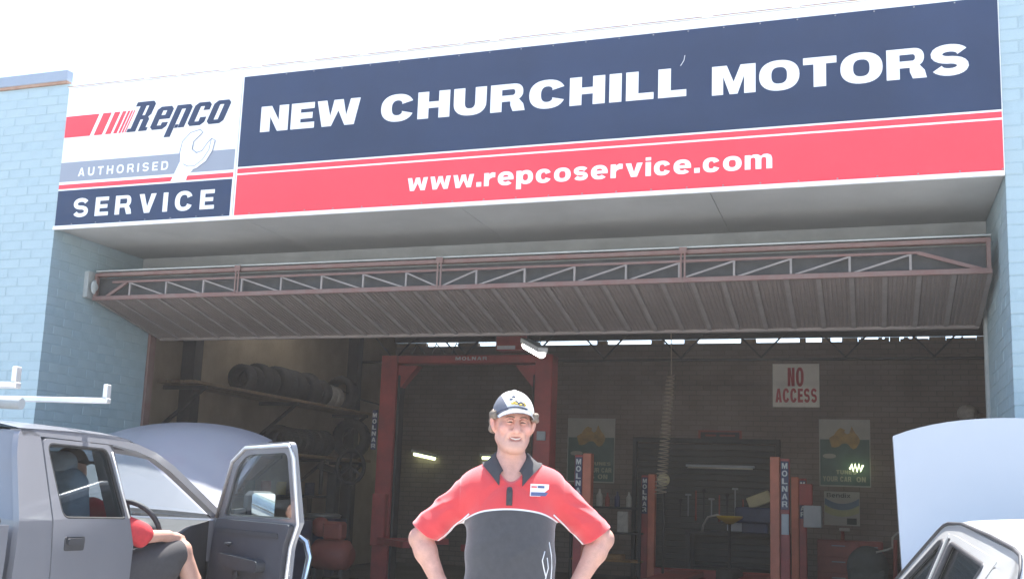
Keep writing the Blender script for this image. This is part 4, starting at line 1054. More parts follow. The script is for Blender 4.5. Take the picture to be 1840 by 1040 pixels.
# door frame lip catching the light, rear edge and latch
q = MB(); q.tube([UO(.205, .5, .034), UO(.205, .96, .034), UO(.14, 1.09, .034), UO(.075, 1.46, .034), UO(.095, 1.53, .034), UO(.64, 1.52, .034), UO(.85, 1.44, .034), UO(1.2, 1.09, .034)], .012, 6); q.build('door_edge', M['alu'], fdr)
q = MB(); q.box((-.03, -1.042, .80), (-.005, -1.028, .92), .003); q.build('latch', M['chrome'], fdr)
q = MB(); q.box((.10, -.27, 1.075), (.285, -.15, 1.265), .03); q.bar((.02, -.2, 1.12), (.12, -.2, 1.13), .05, .05); mi = q.build('wing_mirror', M['trim'], fdr)
q = MB(); q.prism([roundpoly([(.112, 1.09), (.112, 1.252), (.272, 1.252), (.272, 1.09)], .02)], 0, .004, lambda u, v, d: (u, -.2715-d, v)); q.build('mirror_glass', M['mirror'], mi, fix=True)
# roof, cab back, glass
rows = []
for i in range(15):
    t = i/14; y = -.74+1.24*t; drop = .0 if t < .72 else .075*((t-.72)/.28)**1.6
    row = []
    for k_ in range(13):
        s_ = k_/12; x = -.108-(UW-.216)*s_; row.append((x, y, 1.528-drop+.055*math.sin(math.pi*s_)**.7+.012*math.sin(math.pi*t)))
    rows.append(row)
q = MB(); q.grid(rows); q.grid([[(p[0], p[1], p[2]-.03) for p in r_] for r_ in rows], flip=True); q.build('roof', M['silver'], UTE)
q = MB(); q.grid([[(p[0], p[1], p[2]-.034) for p in r_[1:-1]] for r_ in rows[1:-1]], flip=True); q.build('headlining', M['door_trim'], UTE)
def UB(u, v, d): return (u, -.815+(.08*(v-1.10)/.42 if v > 1.10 else 0)+d, v)
plate('cab_back', [(-.01, .45), (-.01, 1.1), (-.11, 1.52), (-UW+.11, 1.52), (-UW+.01, 1.1), (-UW+.01, .45)], [roundpoly([(-.22, 1.12), (-.27, 1.42), (-UW+.27, 1.42), (-UW+.22, 1.12)], .05)], .03, UB, M['silver'], UTE, cuts_v=(1.1,))
q = MB(); q.prism([roundpoly([(-.22, 1.12), (-.27, 1.42), (-UW+.27, 1.42), (-UW+.22, 1.12)], .05)], .01, .014, UB); q.build('rear_window', M['glass_dark'], UTE, fix=True)
def UWS(u, v, d):                  # windscreen plane, v from 0 (cowl) to 1 (roof)
    return (u, 1.30-.83*v+.05*(1-((u+UW/2)/.75)**2)+d*.4, 1.075+.375*v-d)
rows = [[UWS(-UW/2+(s_-.5)*(1.46-.14*t), t, 0) for s_ in np.linspace(0, 1, 13)] for t in np.linspace(0, 1, 6)]
q = MB(); q.grid(rows); q.build('windscreen', M['glass'], UTE)
q = MB(); q.box((-UW+.03, 1.26, .80), (-.03, 1.37, 1.075), .01); q.box((-UW+.03, 1.37, .45), (-.03, 1.42, 1.03)); q.build('firewall', M['silver'], UTE)
# bonnet, open
HL = 1.20; HA = R(31)
def hood_pt(s_, t):                 # s_ across 0..1 from right, t along from hinge
    w0 = 1.38+.10*(1-t); x = -UW/2+(.5-s_)*w0
    crown = .085*math.sin(math.pi*s_)**.8*(.35+.65*t); yy = t*HL*(1-.06*(2*abs(s_-.5))**3*t)
    if t > .9: crown -= (t-.9)*.35
    return (x, 1.36+yy*math.cos(HA)-crown*math.sin(HA)*.6, 1.095+yy*math.sin(HA)+crown)
rows = [[hood_pt(s_, t) for s_ in np.linspace(0, 1, 21)] for t in np.linspace(0, 1, 13)]
q = MB(); q.grid(rows, flip=True); q.grid([[(p[0], p[1]+.012, p[2]-.028) for p in r_] for r_ in rows])
q.grid([rows[-1], [(p[0], p[1]+.012, p[2]-.028) for p in rows[-1]]]); 
for e in (0, -1): q.grid([[r_[e] for r_ in rows], [(r_[e][0], r_[e][1]+.012, r_[e][2]-.028) for r_ in rows]])
o = q.build('bonnet', M['silver'], UTE)
q = MB(); q.tube([(-UW+.25, 2.0, .98), (-UW+.28, 2.1, 1.42)], .008, 6); q.build('bonnet_stay', M['dark_steel'], UTE)
# engine bay, nose, bumper, bull bar
q = MB(); q.box((-UW+.04, 2.22, .40), (-.04, 2.33, .90), .03); q.build('grille_panel', M['silver'], UTE)
q = MB(); q.box((-1.2, 2.334, .62), (-.42, 2.36, .84), .01); q.build('grille', M['trim'], UTE)
for x in (-.36, -1.46):
    q = MB(); q.box((x, 2.334, .63), (x+.24, 2.37, .83), .02); q.build('headlight', M['lamp_clear'], UTE)
q = MB(); q.box((-UW+.1, 1.45, .55), (-.1, 2.2, .86), .05); q.box((-1.0, 1.6, .8), (-.5, 2.0, .98), .04); q.ell((-1.25, 1.75, .9), (.13, .13, .07)); q.build('engine', M['dark_steel'], UTE)
q = MB(); q.box((-UW-.0, 2.34, .40), (.0, 2.46, .58), .03); q.build('bumper', M['trim'], UTE)
q = MB()
q.tube([(.06, 2.36, .42), (.16, 2.44, .55), (.185, 2.47, .78), (.15, 2.48, .89), (.07, 2.49, .94), (-.2, 2.5, .95), (-1.42, 2.5, .95), (-1.69, 2.49, .94), (-1.77, 2.48, .89), (-1.805, 2.47, .78), (-1.78, 2.44, .55), (-1.68, 2.36, .42)], .028, 10)
q.tube([(-.42, 2.48, .45), (-.42, 2.5, .95)], .026, 8); q.tube([(-1.2, 2.48, .45), (-1.2, 2.5, .95)], .026, 8); q.build('bull_bar', M['chrome'], UTE)
# wheels
def wheel(par, c, r=.33, w=.2, side_=1, rimm='alu'):
    x, y, z = c
    q = MB(); q.lathe([(r*.62, -w*.45), (r*.9, -w*.5), (r, -w*.38), (r, w*.38), (r*.9, w*.5), (r*.62, w*.45), (r*.62, -w*.45)], (0, 0, 0), 'x', 28); ty = q.build('wheel', M['rubber'], par, loc=c)
    q = MB(); q.lathe([(r*.63, -w*.4), (r*.63, w*.4), (r*.55, w*.42), (r*.5, w*.2), (r*.2, w*.28), (.0, w*.3)], (0, 0, 0), 'x', 20)
    for k_ in range(5):
        a = 2*math.pi*k_/5; q.bar((w*.3, math.cos(a)*.04, math.sin(a)*.04), (w*.36, math.cos(a)*r*.55, math.sin(a)*r*.55), .05, .02, (1, 0, 0))
    o = q.build('rim', M[rimm], ty)
    if side_ < 0: ty.rotation_euler = (0, 0, math.pi)
for y in (1.68, -1.75):
    wheel(UTE, (-.12, y, .33)); wheel(UTE, (-UW+.12, y, .33), side_=-1)
# tub behind the cab
def tub(fm):
    wa = [(-1.75+.40*math.cos(R(a)), .40+.40*math.sin(R(a))) for a in range(0, 181, 12)]
    plate('tub_side', [(-2.75, .42), (-2.75, 1.085), (-.90, 1.085), (-.90, .42)]+wa, [], .03, fm, M['silver'], UTE, cuts_v=cutv)
tub(lambda u, v, d: US(u, min(v, 1.0999), d)); tub(lambda u, v, d: USL(u, min(v, 1.0999), d))
q = MB(); q.box((-UW+.03, -2.75, .62), (-.03, -.90, .66)); q.box((-UW+.02, -2.75, .66), (-.02, -2.70, 1.08), .01); q.box((-UW+.02, -.94, .66), (-.02, -.90, 1.08), .01); q.build('tub_floor', M['silver'], UTE)
q = MB(); q.tube([(-.05, -2.7, 1.10), (-.05, -.92, 1.10)], .022, 8); q.tube([(-UW+.05, -2.7, 1.10), (-UW+.05, -.92, 1.10)], .022, 8); q.build('tub_rail', M['trim'], UTE)
q = MB(); q.prism([[(-1.75+r_*math.cos(R(a)), .40+r_*math.sin(R(a))) for a in range(0, 181, 12) for r_ in (.45,)]+[(-1.75+.40*math.cos(R(a)), .40+.40*math.sin(R(a))) for a in range(180, -1, -12)]], -.035, .0, US); q.build('wheel_arch_flare', M['silver'], UTE, fix=True)
q = MB(); q.box((-1.45, -1.2, .36), (-.17, 1.2, .46)); q.box((-1.2, -2.6, .4), (-.4, 2.2, .5)); q.build('chassis', M['dark_steel'], UTE)
# inside the cab
def seat(x, y):
    e = bpy.data.objects.new('seat', None); COL.objects.link(e); e.parent = UTE; e.location = (x, y, 0)
    q = MB(); q.box((-.25, -.02, .50), (.25, .48, .66), .06); q.build('seat_cushion', M['seat_cloth'], e, bevel=.02)
    q = MB(); q.box((-.25, -.08, .62), (.25, .07, 1.36), .06, M=Matrix.Rotation(R(13), 4, 'X') @ Matrix.Translation((0, 0.14, 0))); q.build('seat_back', M['seat_cloth'], e, bevel=.02)
    q = MB(); q.box((-.17, -.06, 1.30), (.17, .05, 1.45), .04, M=Matrix.Rotation(R(11), 4, 'X') @ Matrix.Translation((0, .12, 0))); q.build('headrest', M['seat_cloth'], e, bevel=.015)
seat(-.43, .15); seat(-1.19, .10)
q = MB(); q.box((-1.5, -.74, .48), (-.12, -.36, .68), .05); q.box((-1.5, -.76, .66), (-.12, -.64, 1.08), .05); q.build('rear_bench', M['seat_cloth'], UTE, bevel=.02)
prof = [(.80, .60), (.78, .88), (.84, .97), (1.0, 1.03), (1.27, 1.065), (1.27, .6)]
q = MB(); q.prism([roundpoly(prof, [0, .05, .05, .05, 0, 0])], -.07, -UW+.07, lambda u, v, d: (d, u, v)); q.build('dashboard', M['trim'], UTE, fix=True)
q = MB(); q.ell((-.45, .93, 1.005), (.20, .14, .075)); q.build('instrument_hood', M['trim'], UTE)
q = MB(); q.prism([roundpoly([(-.56, .80), (-.56, .96), (-.14, .96), (-.14, .80)], .03)], 0, -.012, lambda u, v, d: (u, .79+d-.3*(v-.9), v)); q.build('dash_panel', M['trim'], UTE, fix=True)
SWM = Matrix.Translation((-.30, .70, 1.015)) @ Matrix.Rotation(R(-62), 4, 'X')
q = MB(); q.tube([SWM @ Vector((.185*math.cos(a), .185*math.sin(a), 0)) for a in np.linspace(0, 2*math.pi, 29)[:-1]], .0155, 8, closed=True)
for a in (0.15, math.pi-.15, -math.pi/2): q.bar(SWM @ Vector((.03*math.cos(a), .03*math.sin(a), -.02)), SWM @ Vector((.18*math.cos(a), .18*math.sin(a), 0)), .035, .014)
q.ell(SWM @ Vector((0, 0, -.015)), (.06, .05, .05)); q.tube([SWM @ Vector((0, 0, -.03)), (-.38, .92, .90)], .03, 8); q.build('steering_wheel', M['trim'], UTE)
q = MB(); q.box((-.93, .50, 1.365), (-.70, .53, 1.425), .012); q.tube([(-.81, .53, 1.40), (-.81, .56, 1.44)], .01, 6); q.build('rear_view_mirror', M['trim'], UTE)
q = MB(); q.box((-UW+.06, -.78, .44), (-.06, 1.3, .47)); q.build('cab_floor', M['trim'], UTE)
# roof rack with end stops
q = MB()
for y in (-.13, -.90):
    q.box((-1.56, y-.022, 1.70), (-.03, y+.022, 1.728), .004); q.box((-.058, y-.022, 1.728), (-.034, y+.022, 1.80), .004); q.box((-1.565, y-.022, 1.735), (-1.532, y+.022, 1.80), .004)
for x in (-.88, -1.45):
    q.box((x-.02, -1.5, 1.665), (x+.02, -.05, 1.70), .004)
for x in (-.88, -1.45): q.box((x-.02, -1.5, 1.08), (x+.02, -1.46, 1.70), .004); 
q.box((-1.45, -1.5, 1.62), (-.15, -1.46, 1.66), .004)
q.build('ladder_rack', M['alu'], UTE)
q = MB(); q.tube([(-1.5, -.55, 1.69), (-.28, -.50, 1.66)], .03, 10); q.build('conduit_tube', M['lintel'], UTE)
for s_ in (0, 1):
    q = MB(); q.box((-UW-.005+s_*1.5, -2.80, .72), (-UW+.12+s_*1.5, -2.74, 1.0), .01); q.build('tail_light', M['lamp_red'], UTE)
q = MB(); q.box((-UW+.14, -2.78, .66), (-.14, -2.752, 1.085), .008); q.build('tailgate', M['silver'], UTE)

# ------------------------------------------------------------------ the mechanic sitting in the ute
M['skin2'] = mat('tanned_skin', (.52, .30, .235), .5, var=.06, scale=18, bump=.1, bscale=200)
M['red_cloth'] = mat('red_cloth', (.50, .035, .045), .85, var=.1, scale=30, bump=.2, bscale=300)
MECH = thing('person', 'mechanic sitting in the ute in red shirt and dark shorts, one leg out', 'person', (0, 0, 0))
MECH.location = UTE.location; MECH.rotation_euler = UTE.rotation_euler
B2 = SDF((-.85, -.05, .28), (.36, 1.25, 1.56), .009)
B2.ell((-.42, .20, 1.36), (.077, .098, .105), k=0).ell((-.42, .255, 1.31), (.055, .06, .07), k=.03).cap((-.42, .272, 1.355), (-.42, .305, 1.325), .010, .014, k=.01).ell((-.345, .20, 1.345), (.012, .02, .032), k=.01).ell((-.495, .20, 1.345), (.012, .02, .032), k=.01)
B2.cap((-.42, .19, 1.30), (-.42, .2, 1.17), .055, .06, k=.03).cap((-.55, .21, 1.11), (-.29, .21, 1.11), .075, .075, k=.05).ell((-.42, .22, .95), (.165, .115, .22), k=.06).ell((-.42, .26, .75), (.17, .14, .12), k=.05)
def arm(S_, a, b, c, k_=.03): S_.cap(a, b, .05, .043, k=k_).cap(b, c, .042, .03, k=.02)
arm(B2, (-.21, .27, 1.11), (-.095, .45, .985), (-.035, .66, .99)); arm(B2, (-.61, .21, 1.10), (-.68, .36, .90), (-.55, .60, .95))
for c, d in (((-.035, .66, .99), 1), ((-.55, .60, .95), -1)):
    B2.ell((c[0]+.01*d, c[1]+.05, c[2]-.004), (.038, .05, .022), k=.02)
    for q_ in range(4): B2.cap((c[0]-.03+.019*q_, c[1]+.085, c[2]), (c[0]-.034+.021*q_, c[1]+.125, c[2]-.012), .010, .009, k=.004).cap((c[0]-.034+.021*q_, c[1]+.125, c[2]-.012), (c[0]-.036+.022*q_, c[1]+.148, c[2]-.038), .009, .008, k=.004)
    B2.cap((c[0]-.034*d, c[1]+.03, c[2]), (c[0]-.058*d, c[1]+.075, c[2]-.012), .012, .009, k=.008)
for hp, kn, ft in (((-.32, .26, .73), (.01, .75, .90), (.14, .95, .40)), ((-.50, .28, .73), (-.50, .78, .80), (-.48, .98, .53))):
    B2.cap(hp, kn, .09, .06, k=.05)
    md = tuple(kn[i]*.62+ft[i]*.38 for i in range(3)); B2.cap(kn, md, .056, .056, k=.02).cap(md, ft, .054, .036, k=.02)
b2 = B2.build('body', M['skin2'], MECH, smooth_it=1)
T2 = SDF((-.80, .0, .6), (.05, .62, 1.24), .009)
T2.cap((-.55, .21, 1.115), (-.29, .21, 1.115), .088, .088, k=0).ell((-.42, .22, .95), (.182, .132, .24), k=.06).ell((-.42, .26, .76), (.185, .155, .12), k=.05)
T2.cap((-.23, .26, 1.10), (-.10, .455, .995), .070, .068, k=.04).cap((-.60, .21, 1.10), (-.67, .35, .91), .066, .066, k=.04)
T2.cap((-.42, .19, 1.27), (-.42, .2, 1.16), .062, .062, k=.01, op='s')
T2.disp(lambda X, Y, Z: .004*np.sin(40*(Z+X)+20*Y))
T2.build('shirt', M['red_cloth'], MECH, smooth_it=1)
S2 = SDF((-.75, .08, .5), (.16, 1.0, 1.06), .009)
S2.ell((-.42, .27, .74), (.19, .16, .12), k=0).cap((-.32, .26, .74), (-.01, .72, .885), .11, .082, k=.05).cap((-.22, .34, .66), (-.03, .68, .79), .09, .072, k=.05).cap((-.50, .28, .74), (-.50, .74, .80), .11, .085, k=.05)
S2.cut((.0, .765, .90), (.55, .75, .2), k=.004, lo=(-.3, .5, .7), hi=(.2, 1.0, 1.06)); S2.cut((-.5, .76, .8), (0, 1, .1), k=.004, lo=(-.75, .5, .5), hi=(-.36, 1.0, 1.06))
S2.build('shorts', M['charcoal_cloth'], MECH, smooth_it=1)
for ft in ((.14, .95, .40), (-.48, .98, .53)):
    b = SDF((ft[0]-.1, ft[1]-.12, ft[2]-.16), (ft[0]+.12, ft[1]+.26, ft[2]+.08), .009)
    b.cap(ft, (ft[0], ft[1]+.0, ft[2]-.07), .052, .052, k=0).cap((ft[0], ft[1]+.0, ft[2]-.075), (ft[0]+.02, ft[1]+.18, ft[2]-.09), .046, .042, k=.03); b.build('boot', M['leather'], MECH)
C2 = SDF((-.56, .02, 1.33), (-.28, .47, 1.52), .008)
C2.ell((-.42, .195, 1.375), (.090, .112, .105), k=0).cut((-.42, .2, 1.385), (0, -.1, -1), k=.004).box((-.42, .345, 1.395), (.07, .07, .008), k=.01)
C2.build('cap', M['charcoal_cloth'], MECH)

# ------------------------------------------------------------------ white car at the right with its bonnet up
CAR = thing('sedan', 'white sedan with its bonnet raised, nose in at the right pier', 'car', (7.21, -2.40, 0), R(6.1))
CW = 1.60; CB = .86; CK = .38
def CS(u, v, d, s_=1):
    x = (v-CB)*CK if v > CB else ((CB-v)**2)*.12
    x += d
    return (x, u, v) if s_ > 0 else (CW-x, u, v)
def CSR(u, v, d): return CS(u, v, d, -1)
zr = lambda y: 1.232-.030*max(0, (-y-.2))-.02*max(0, -y-.9) # gutter height along the roof
cv = (.45, .65, .86, 1.0, 1.12)
def cside(fm):
    wf = [(1.75+.36*math.cos(R(a)), .33+.36*math.sin(R(a))) for a in range(0, 181, 15)]
    plate('front_wing', [(1.13, .30), (1.13, .86), (1.35, .86), (2.2, .80), (2.42, .70), (2.45, .35), (2.15, .30)]+wf, [], .02, fm, M['white_car'], CAR, cuts_v=cv)
    wr_ = [(-1.05+.36*math.cos(R(a)), .33+.36*math.sin(R(a))) for a in range(0, 181, 15)]
    plate('rear_quarter', [(-.70, .30), (-.70, .86), (-.99, 1.10), (-1.25, 1.155), (-1.33, 1.13), (-1.62, .90), (-1.72, .86), (-2.05, .84), (-2.1, .35), (-1.5, .30)]+[p for p in wr_[::-1] if False]+[(-1.42, .33)]+[(-1.05+.36*math.cos(R(a)), .33+.36*math.sin(R(a))) for a in range(165, 14, -15)], [], .02, fm, M['white_car'], CAR, cuts_v=cv)
    plate('sill', [(-.7, .26), (1.2, .26), (1.2, .34), (-.7, .34)], [], .04, fm, M['white_car'], CAR)
    rail = [(1.10, .875), (.20, 1.232), (-.2, 1.238), (-1.30, 1.165), (-1.40, 1.08), (-1.33, 1.05), (-1.22, 1.095), (-.2, 1.180), (.16, 1.180), (.98, .875)]
    plate('roof_rail', rail, [], .05, fm, M['white_car'], CAR, cuts_v=cv, cuts_u=(-.8, -.2))
    gl = [fm(p[0], p[1], -.004) for p in ((1.09, .888), (.60, 1.085), (.30, 1.202), (.20, 1.232), (.10, 1.243), (-.2, 1.246), (-.8, 1.212), (-1.2, 1.182), (-1.31, 1.165), (-1.37, 1.125), (-1.40, 1.08))]
    b = MB(); b.tube(gl, [.008]*8+[.007, .005, .003], 6); b.build('gutter_trim', M['trim'], CAR)
    plate('centre_pillar', [(.06, .34), (.14, .34), (.12, .86), (.02, 1.205), (-.06, 1.205), (.04, .86)], [], .05, lambda u, v, d: fm(u, v, d+.004), M['trim'], CAR, cuts_v=cv)
    plate('rear_pillar', [(-.62, .86), (-.86, 1.10), (-.9, 1.17), (-1.28, 1.15), (-1.05, .9)], [], .02, lambda u, v, d: fm(u, v, d+.022), M['white_car'], CAR, cuts_v=cv)
    for nm, out, win, hnd in (('front_door', [(.14, .34), (.12, .86), (.02, 1.20), (.18, 1.192), (1.03, .88), (1.12, .86), (1.12, .34)], [(.155, .88), (.075, 1.165), (.17, 1.160), (.90, .88)], (.30, .78)),
                              ('rear_door', [(-.68, .50), (-.68, .86), (-1.03, 1.135), (-.2, 1.192), (-.07, 1.197), (.04, .86), (.06, .34), (-.6, .34)], [(-.60, .88), (-.86, 1.105), (-.2, 1.155), (-.105, 1.16), (-.01, .88)], (-.45, .78))):
        e = bpy.data.objects.new(nm, None); COL.objects.link(e); e.parent = CAR
        win = roundpoly(win, .03)
        plate('door_skin', roundpoly(out, .012), [win], .03, lambda u, v, d: fm(u, v, d-.003), M['white_car'], e, cuts_v=cv)
        b = MB(); b.tube([fm(p[0], p[1], .002) for p in win], .012, 6, closed=True); b.build('window_seal', M['trim'], e)
        b = MB(); b.prism([win], .016, .019, fm); b.build('window_glass', M['glass_car'], e, fix=True)
        b = MB(); u, v = hnd; b.prism([roundpoly([(u-.08, v-.014), (u-.08, v+.014), (u+.08, v+.014), (u+.08, v-.014)], .01)], -.022, -.004, fm); b.build('handle', M['trim'], e, fix=True)
cside(CS); cside(CSR)
rows = []
for i in range(17):
    t = i/16; y = -1.30+1.52*t; z = 1.168+.072*min(1, t/.72)-.0*t
    if t > .93: z -= (t-.93)*.25
    if t < .06: z -= (.06-t)*.4
    xi = (z-CB)*CK+.004
    rows.append([(xi+(CW-2*xi)*s_, y, z+.045*math.sin(math.pi*s_)**.55) for s_ in np.linspace(0, 1, 15)])
q = MB(); q.grid(rows, flip=True); q.grid([[(p[0], p[1], p[2]-.03) for p in r_] for r_ in rows]); q.build('roof', M['white_car'], CAR)
def plane_glass(name, a, b_, m):    # bowed pane between a low and a high row
    (y0, z0, w0), (y1, z1, w1) = a, b_
    rows = [[(CW/2+(s_-.5)*(w0+(w1-w0)*t), y0+(y1-y0)*t+(.05 if y0 > 0 else -.05)*(1-(2*s_-1)**2), z0+(z1-z0)*t+.03*(1-(2*s_-1)**2)*t) for s_ in np.linspace(0, 1, 13)] for t in np.linspace(0, 1, 6)]
    q = MB(); q.grid(rows); return q.build(name, m, CAR)
plane_glass('windscreen', (1.10, .885, 1.50), (.24, 1.225, 1.30), M['glass'])
plane_glass('rear_window', (-1.68, .885, 1.44), (-1.33, 1.145, 1.34), M['glass_dark'])
q = MB(); q.tube([(.14, -1.315, 1.152), (.45, -1.35, 1.178), (.8, -1.36, 1.186), (1.15, -1.35, 1.178), (1.46, -1.315, 1.152)], .012, 6); q.build('rear_window_seal', M['trim'], CAR)
q = MB(); q.grid([[(.03+1.54*s_, -1.66-.42*t, .875+.03*math.sin(math.pi*s_)-.02*t) for s_ in np.linspace(0, 1, 9)] for t in np.linspace(0, 1, 5)]); q.box((.03, -2.12, .4), (1.57, -2.07, .85), .02); q.build('boot_lid', M['white_car'], CAR)
CH = R(66)
def chood(s_, t):
    w = 1.40-.02*t; x = CW/2+(s_-.5)*w; L = .98*t*(1-.05*(2*abs(s_-.5))**4)
    cr = .05*math.sin(math.pi*s_)**.9
    return (x, 1.30+L*math.cos(CH)-cr*math.sin(CH), .88+L*math.sin(CH)+cr*math.cos(CH)+(.055*math.sin(math.pi*s_)*t))
rows = [[chood(s_, t) for s_ in np.linspace(0, 1, 19)] for t in np.linspace(0, 1, 11)]
bk = [[(p[0], p[1]+.028, p[2]-.012) for p in r_] for r_ in rows]
q = MB(); q.grid(rows); q.grid(bk, flip=True); q.grid([rows[-1], bk[-1]])
for e in (0, -1): q.grid([[r_[e] for r_ in rows], [r_[e] for r_ in bk]])
q.build('bonnet', M['white_car'], CAR)
q = MB(); q.box((.06, 1.3, .35), (1.54, 2.35, .72), .05); q.box((.5, 1.5, .7), (1.1, 2.1, .85), .04); q.build('engine', M['dark_steel'], CAR)
q = MB(); q.box((.04, 2.36, .35), (1.56, 2.5, .75), .04); q.build('front_bumper', M['trim'], CAR)
q = MB(); q.box((.04, 1.12, .35), (1.56, 1.27, .875), .01); q.build('firewall', M['white_car'], CAR)
for y in (1.75, -1.05): wheel(CAR, (.12, y, .31), .31, .18, -1); wheel(CAR, (CW-.12, y, .31), .31, .18)
q = MB(); q.box((.06, -2.0, .26), (1.54, 1.2, .32)); q.build('floor_pan', M['trim'], CAR)
for x in (.42, 1.18):
    q = MB(); q.box((x-.24, .1, .34), (x+.24, .58, .52), .05); q.box((x-.23, -.06, .5), (x+.23, .10, 1.0), .05); q.box((x-.12, -.05, 1.0), (x+.12, .03, 1.12), .03); q.build('seat', M['seat_cloth'], CAR, bevel=.02)
q = MB(); q.box((.1, -1.1, .4), (1.5, -.6, .55), .05); q.box((.1, -1.2, .5), (1.5, -1.02, .92), .05); q.build('rear_bench', M['seat_cloth'], CAR, bevel=.02)
q = MB(); q.box((.1, .75, .55), (1.5, 1.1, .86), .06); q.build('dashboard', M['trim'], CAR)
for x in (.03, 1.38):
    q = MB(); q.box((x, -2.135, .58), (x+.19, -2.10, .76), .01); q.build('tail_light', M['lamp_red'], CAR)
q = MB(); q.box((.04, -2.2, .34), (1.56, -2.08, .5), .03); q.build('rear_bumper', M['trim'], CAR)
# ------------------------------------------------------------------ inside the workshop
M['hoist_red'] = mat('hoist_red_paint', (.38, .06, .055), .5, var=.2, scale=3, col2=(.27, .055, .05))
M['post_orange'] = mat('faded_red_face', (.64, .20, .125), .55, var=.12, scale=3)
M['navy_plate'] = mat('navy_plate', (.05, .05, .12), .5, var=.05)
M['letter'] = mat('pale_lettering', (.62, .62, .62), .5, var=.04)
M['tyre'] = mat('old_tyre', (.05, .048, .047), .85, var=.2, scale=12)
M['wrap'] = mat('pale_wrapping', (.50, .47, .43), .7, var=.15, scale=12)
M['plate_white'] = mat('sign_off_white', (.86, .81, .73), .6, var=.05, scale=3)
M['sign_print_red'] = mat('sign_print_red', (.48, .05, .06), .6, var=.05)
M['poster_cream'] = mat('poster_cream', (.42, .41, .36), .5, var=.06); M['poster_green'] = mat('poster_green', (.09, .15, .13), .5, var=.15, scale=4)
M['poster_gold'] = mat('poster_gold', (.42, .27, .08), .5, var=.2, scale=8); M['poster_text'] = mat('poster_text', (.42, .42, .30), .5, var=.05)
M['poster_blue'] = mat('poster_blue', (.12, .19, .26), .5, var=.1); M['poster_lime'] = mat('poster_lime', (.42, .42, .22), .5, var=.1); M['ink'] = mat('dark_ink', (.05, .06, .05), .6, var=0)
M['tube_on'] = emit('lit_fluorescent_tube', (1, .98, .92), 5.0); M['gleam_green'] = emit('greenish_gleam', (.86, 1.0, .55), 1.2)
M['pale_grey'] = mat('pale_grey_plastic', (.42, .44, .48), .5, var=.06); M['hose'] = mat('spiral_hose', (.34, .27, .20), .5, var=.1)
M['yellow'] = mat('yellow_plastic', (.55, .36, .03), .5, var=.1); M['beige'] = mat('beige_card', (.50, .44, .27), .7, var=.1); M['blue_paintbox'] = mat('dark_blue_paint', (.04, .05, .11), .5, var=.2)
M['tool_red'] = mat('red_tool_cabinet', (.34, .085, .065), .5, var=.15, scale=4); M['wood2'] = mat('bench_timber', (.42, .24, .10), .7, var=.2, scale=10)
M['door_dark'] = mat('dark_roller_door', (.085, .08, .075), .6, var=.15, scale=2)

def cyl_between(mb, a, b, r, n=10): mb.tube([a, b], r, n)

# overhead two-post hoist
HO = thing('car_hoist', 'tall red two post car hoist with an overhead beam, behind the man', 'car hoist', (0, 0, 0))
hxl, hxr, hyy = .63, 2.90, 6.0
for x, s_ in ((hxl, 1), (hxr, -1)):
    q = MB(); q.box((x-.12, hyy-.14, 0), (x+.12, hyy+.14, 3.17), .01); col = q.build('post', M['hoist_red'], HO)
    q = MB(); q.box((x+s_*.121, hyy-.09, .1), (x+s_*.16, hyy+.09, 2.9), .01); q.build('slide_rail', M['dark_steel'], HO)
    q = MB(); q.prism([[(x+s_*.12, 3.03), (x+s_*.42, 3.03), (x+s_*.12, 2.68)]], hyy-.08, hyy+.08, lambda u, v, d: (u, d, v)); q.build('gusset', M['hoist_red'], HO, fix=True)
    q = MB(); q.box((x-.25, hyy-.3, 0), (x+.25, hyy+.3, .03), .004); q.build('base_plate', M['hoist_red'], HO)
    q = MB(); q.box((x-.1, hyy-.24, .55), (x+.1, hyy-.15, 1.25), .01); q.build('carriage', M['hoist_red'], HO)
    for sy in (-1, 1):
        q = MB(); q.bar((x+s_*.05, hyy-.22, .62), (x+s_*.75, hyy-.22+sy*.7, .62), .10, .08); q.build('lifting_arm', M['hoist_red'], HO)
q = MB(); q.box((hxl-.12, hyy-.10, 3.06), (hxr+.12, hyy+.10, 3.17), .008); q.build('overhead_beam', M['hoist_red'], HO)
q = MB(); q.box((1.60, hyy-.115, 3.085), (2.10, hyy-.102, 3.14)); q.build('beam_label', M['hoist_red'], HO)
lettering('lettering', 'MOLNAR', 1.62, 2.08, 3.10, 3.145, M['letter'], HO, lambda u, v, d: (u, hyy-.102-d, v), s=.24, h=.2, gap=.3, base=.014)
q = MB(); q.box((2.22, hyy-.16, 3.22), (2.58, hyy+.1, 3.47), .01); q.build('motor_housing', M['hoist_red'], HO)
q = MB(); q.box((2.24, hyy-.175, 3.235), (2.50, hyy-.162, 3.285), .003); q.build('motor_label', M['letter'], HO)
q = MB()
for k_ in range(3): q.tube([(.95+k_*.3, hyy-.1, 3.19), (1.0+k_*.3, hyy-.06, 3.34), (1.15+k_*.3, hyy-.1, 3.2)], .012, 6)
q.build('hydraulic_hose', M['dark_steel'], HO)
q = MB(); q.box((hxl-.21, hyy-.155, 1.85), (hxl-.13, hyy-.141, 2.4), .003); q.build('side_plate', M['navy_plate'], HO)
def vertical_word(name, text, x0, x1, ztop, step, hgt, m, par, y):
    for i, ch in enumerate(text):
        lettering(name, ch, x0, x1, ztop-(i+1)*step+(step-hgt)/2, ztop-i*step-(step-hgt)/2, m, par, lambda u, v, d: (u, y-d, v), s=.26, h=.2)
vertical_word('lettering', 'MOLNAR', hxl-.20, hxl-.14, 2.37, .085, .06, M['letter'], HO, hyy-.156)
q = MB(); q.box((hxr-.06, hyy-.17, 2.02), (hxr+.06, hyy-.141, 2.14), .004); q.build('switch_box', M['pale_grey'], HO)

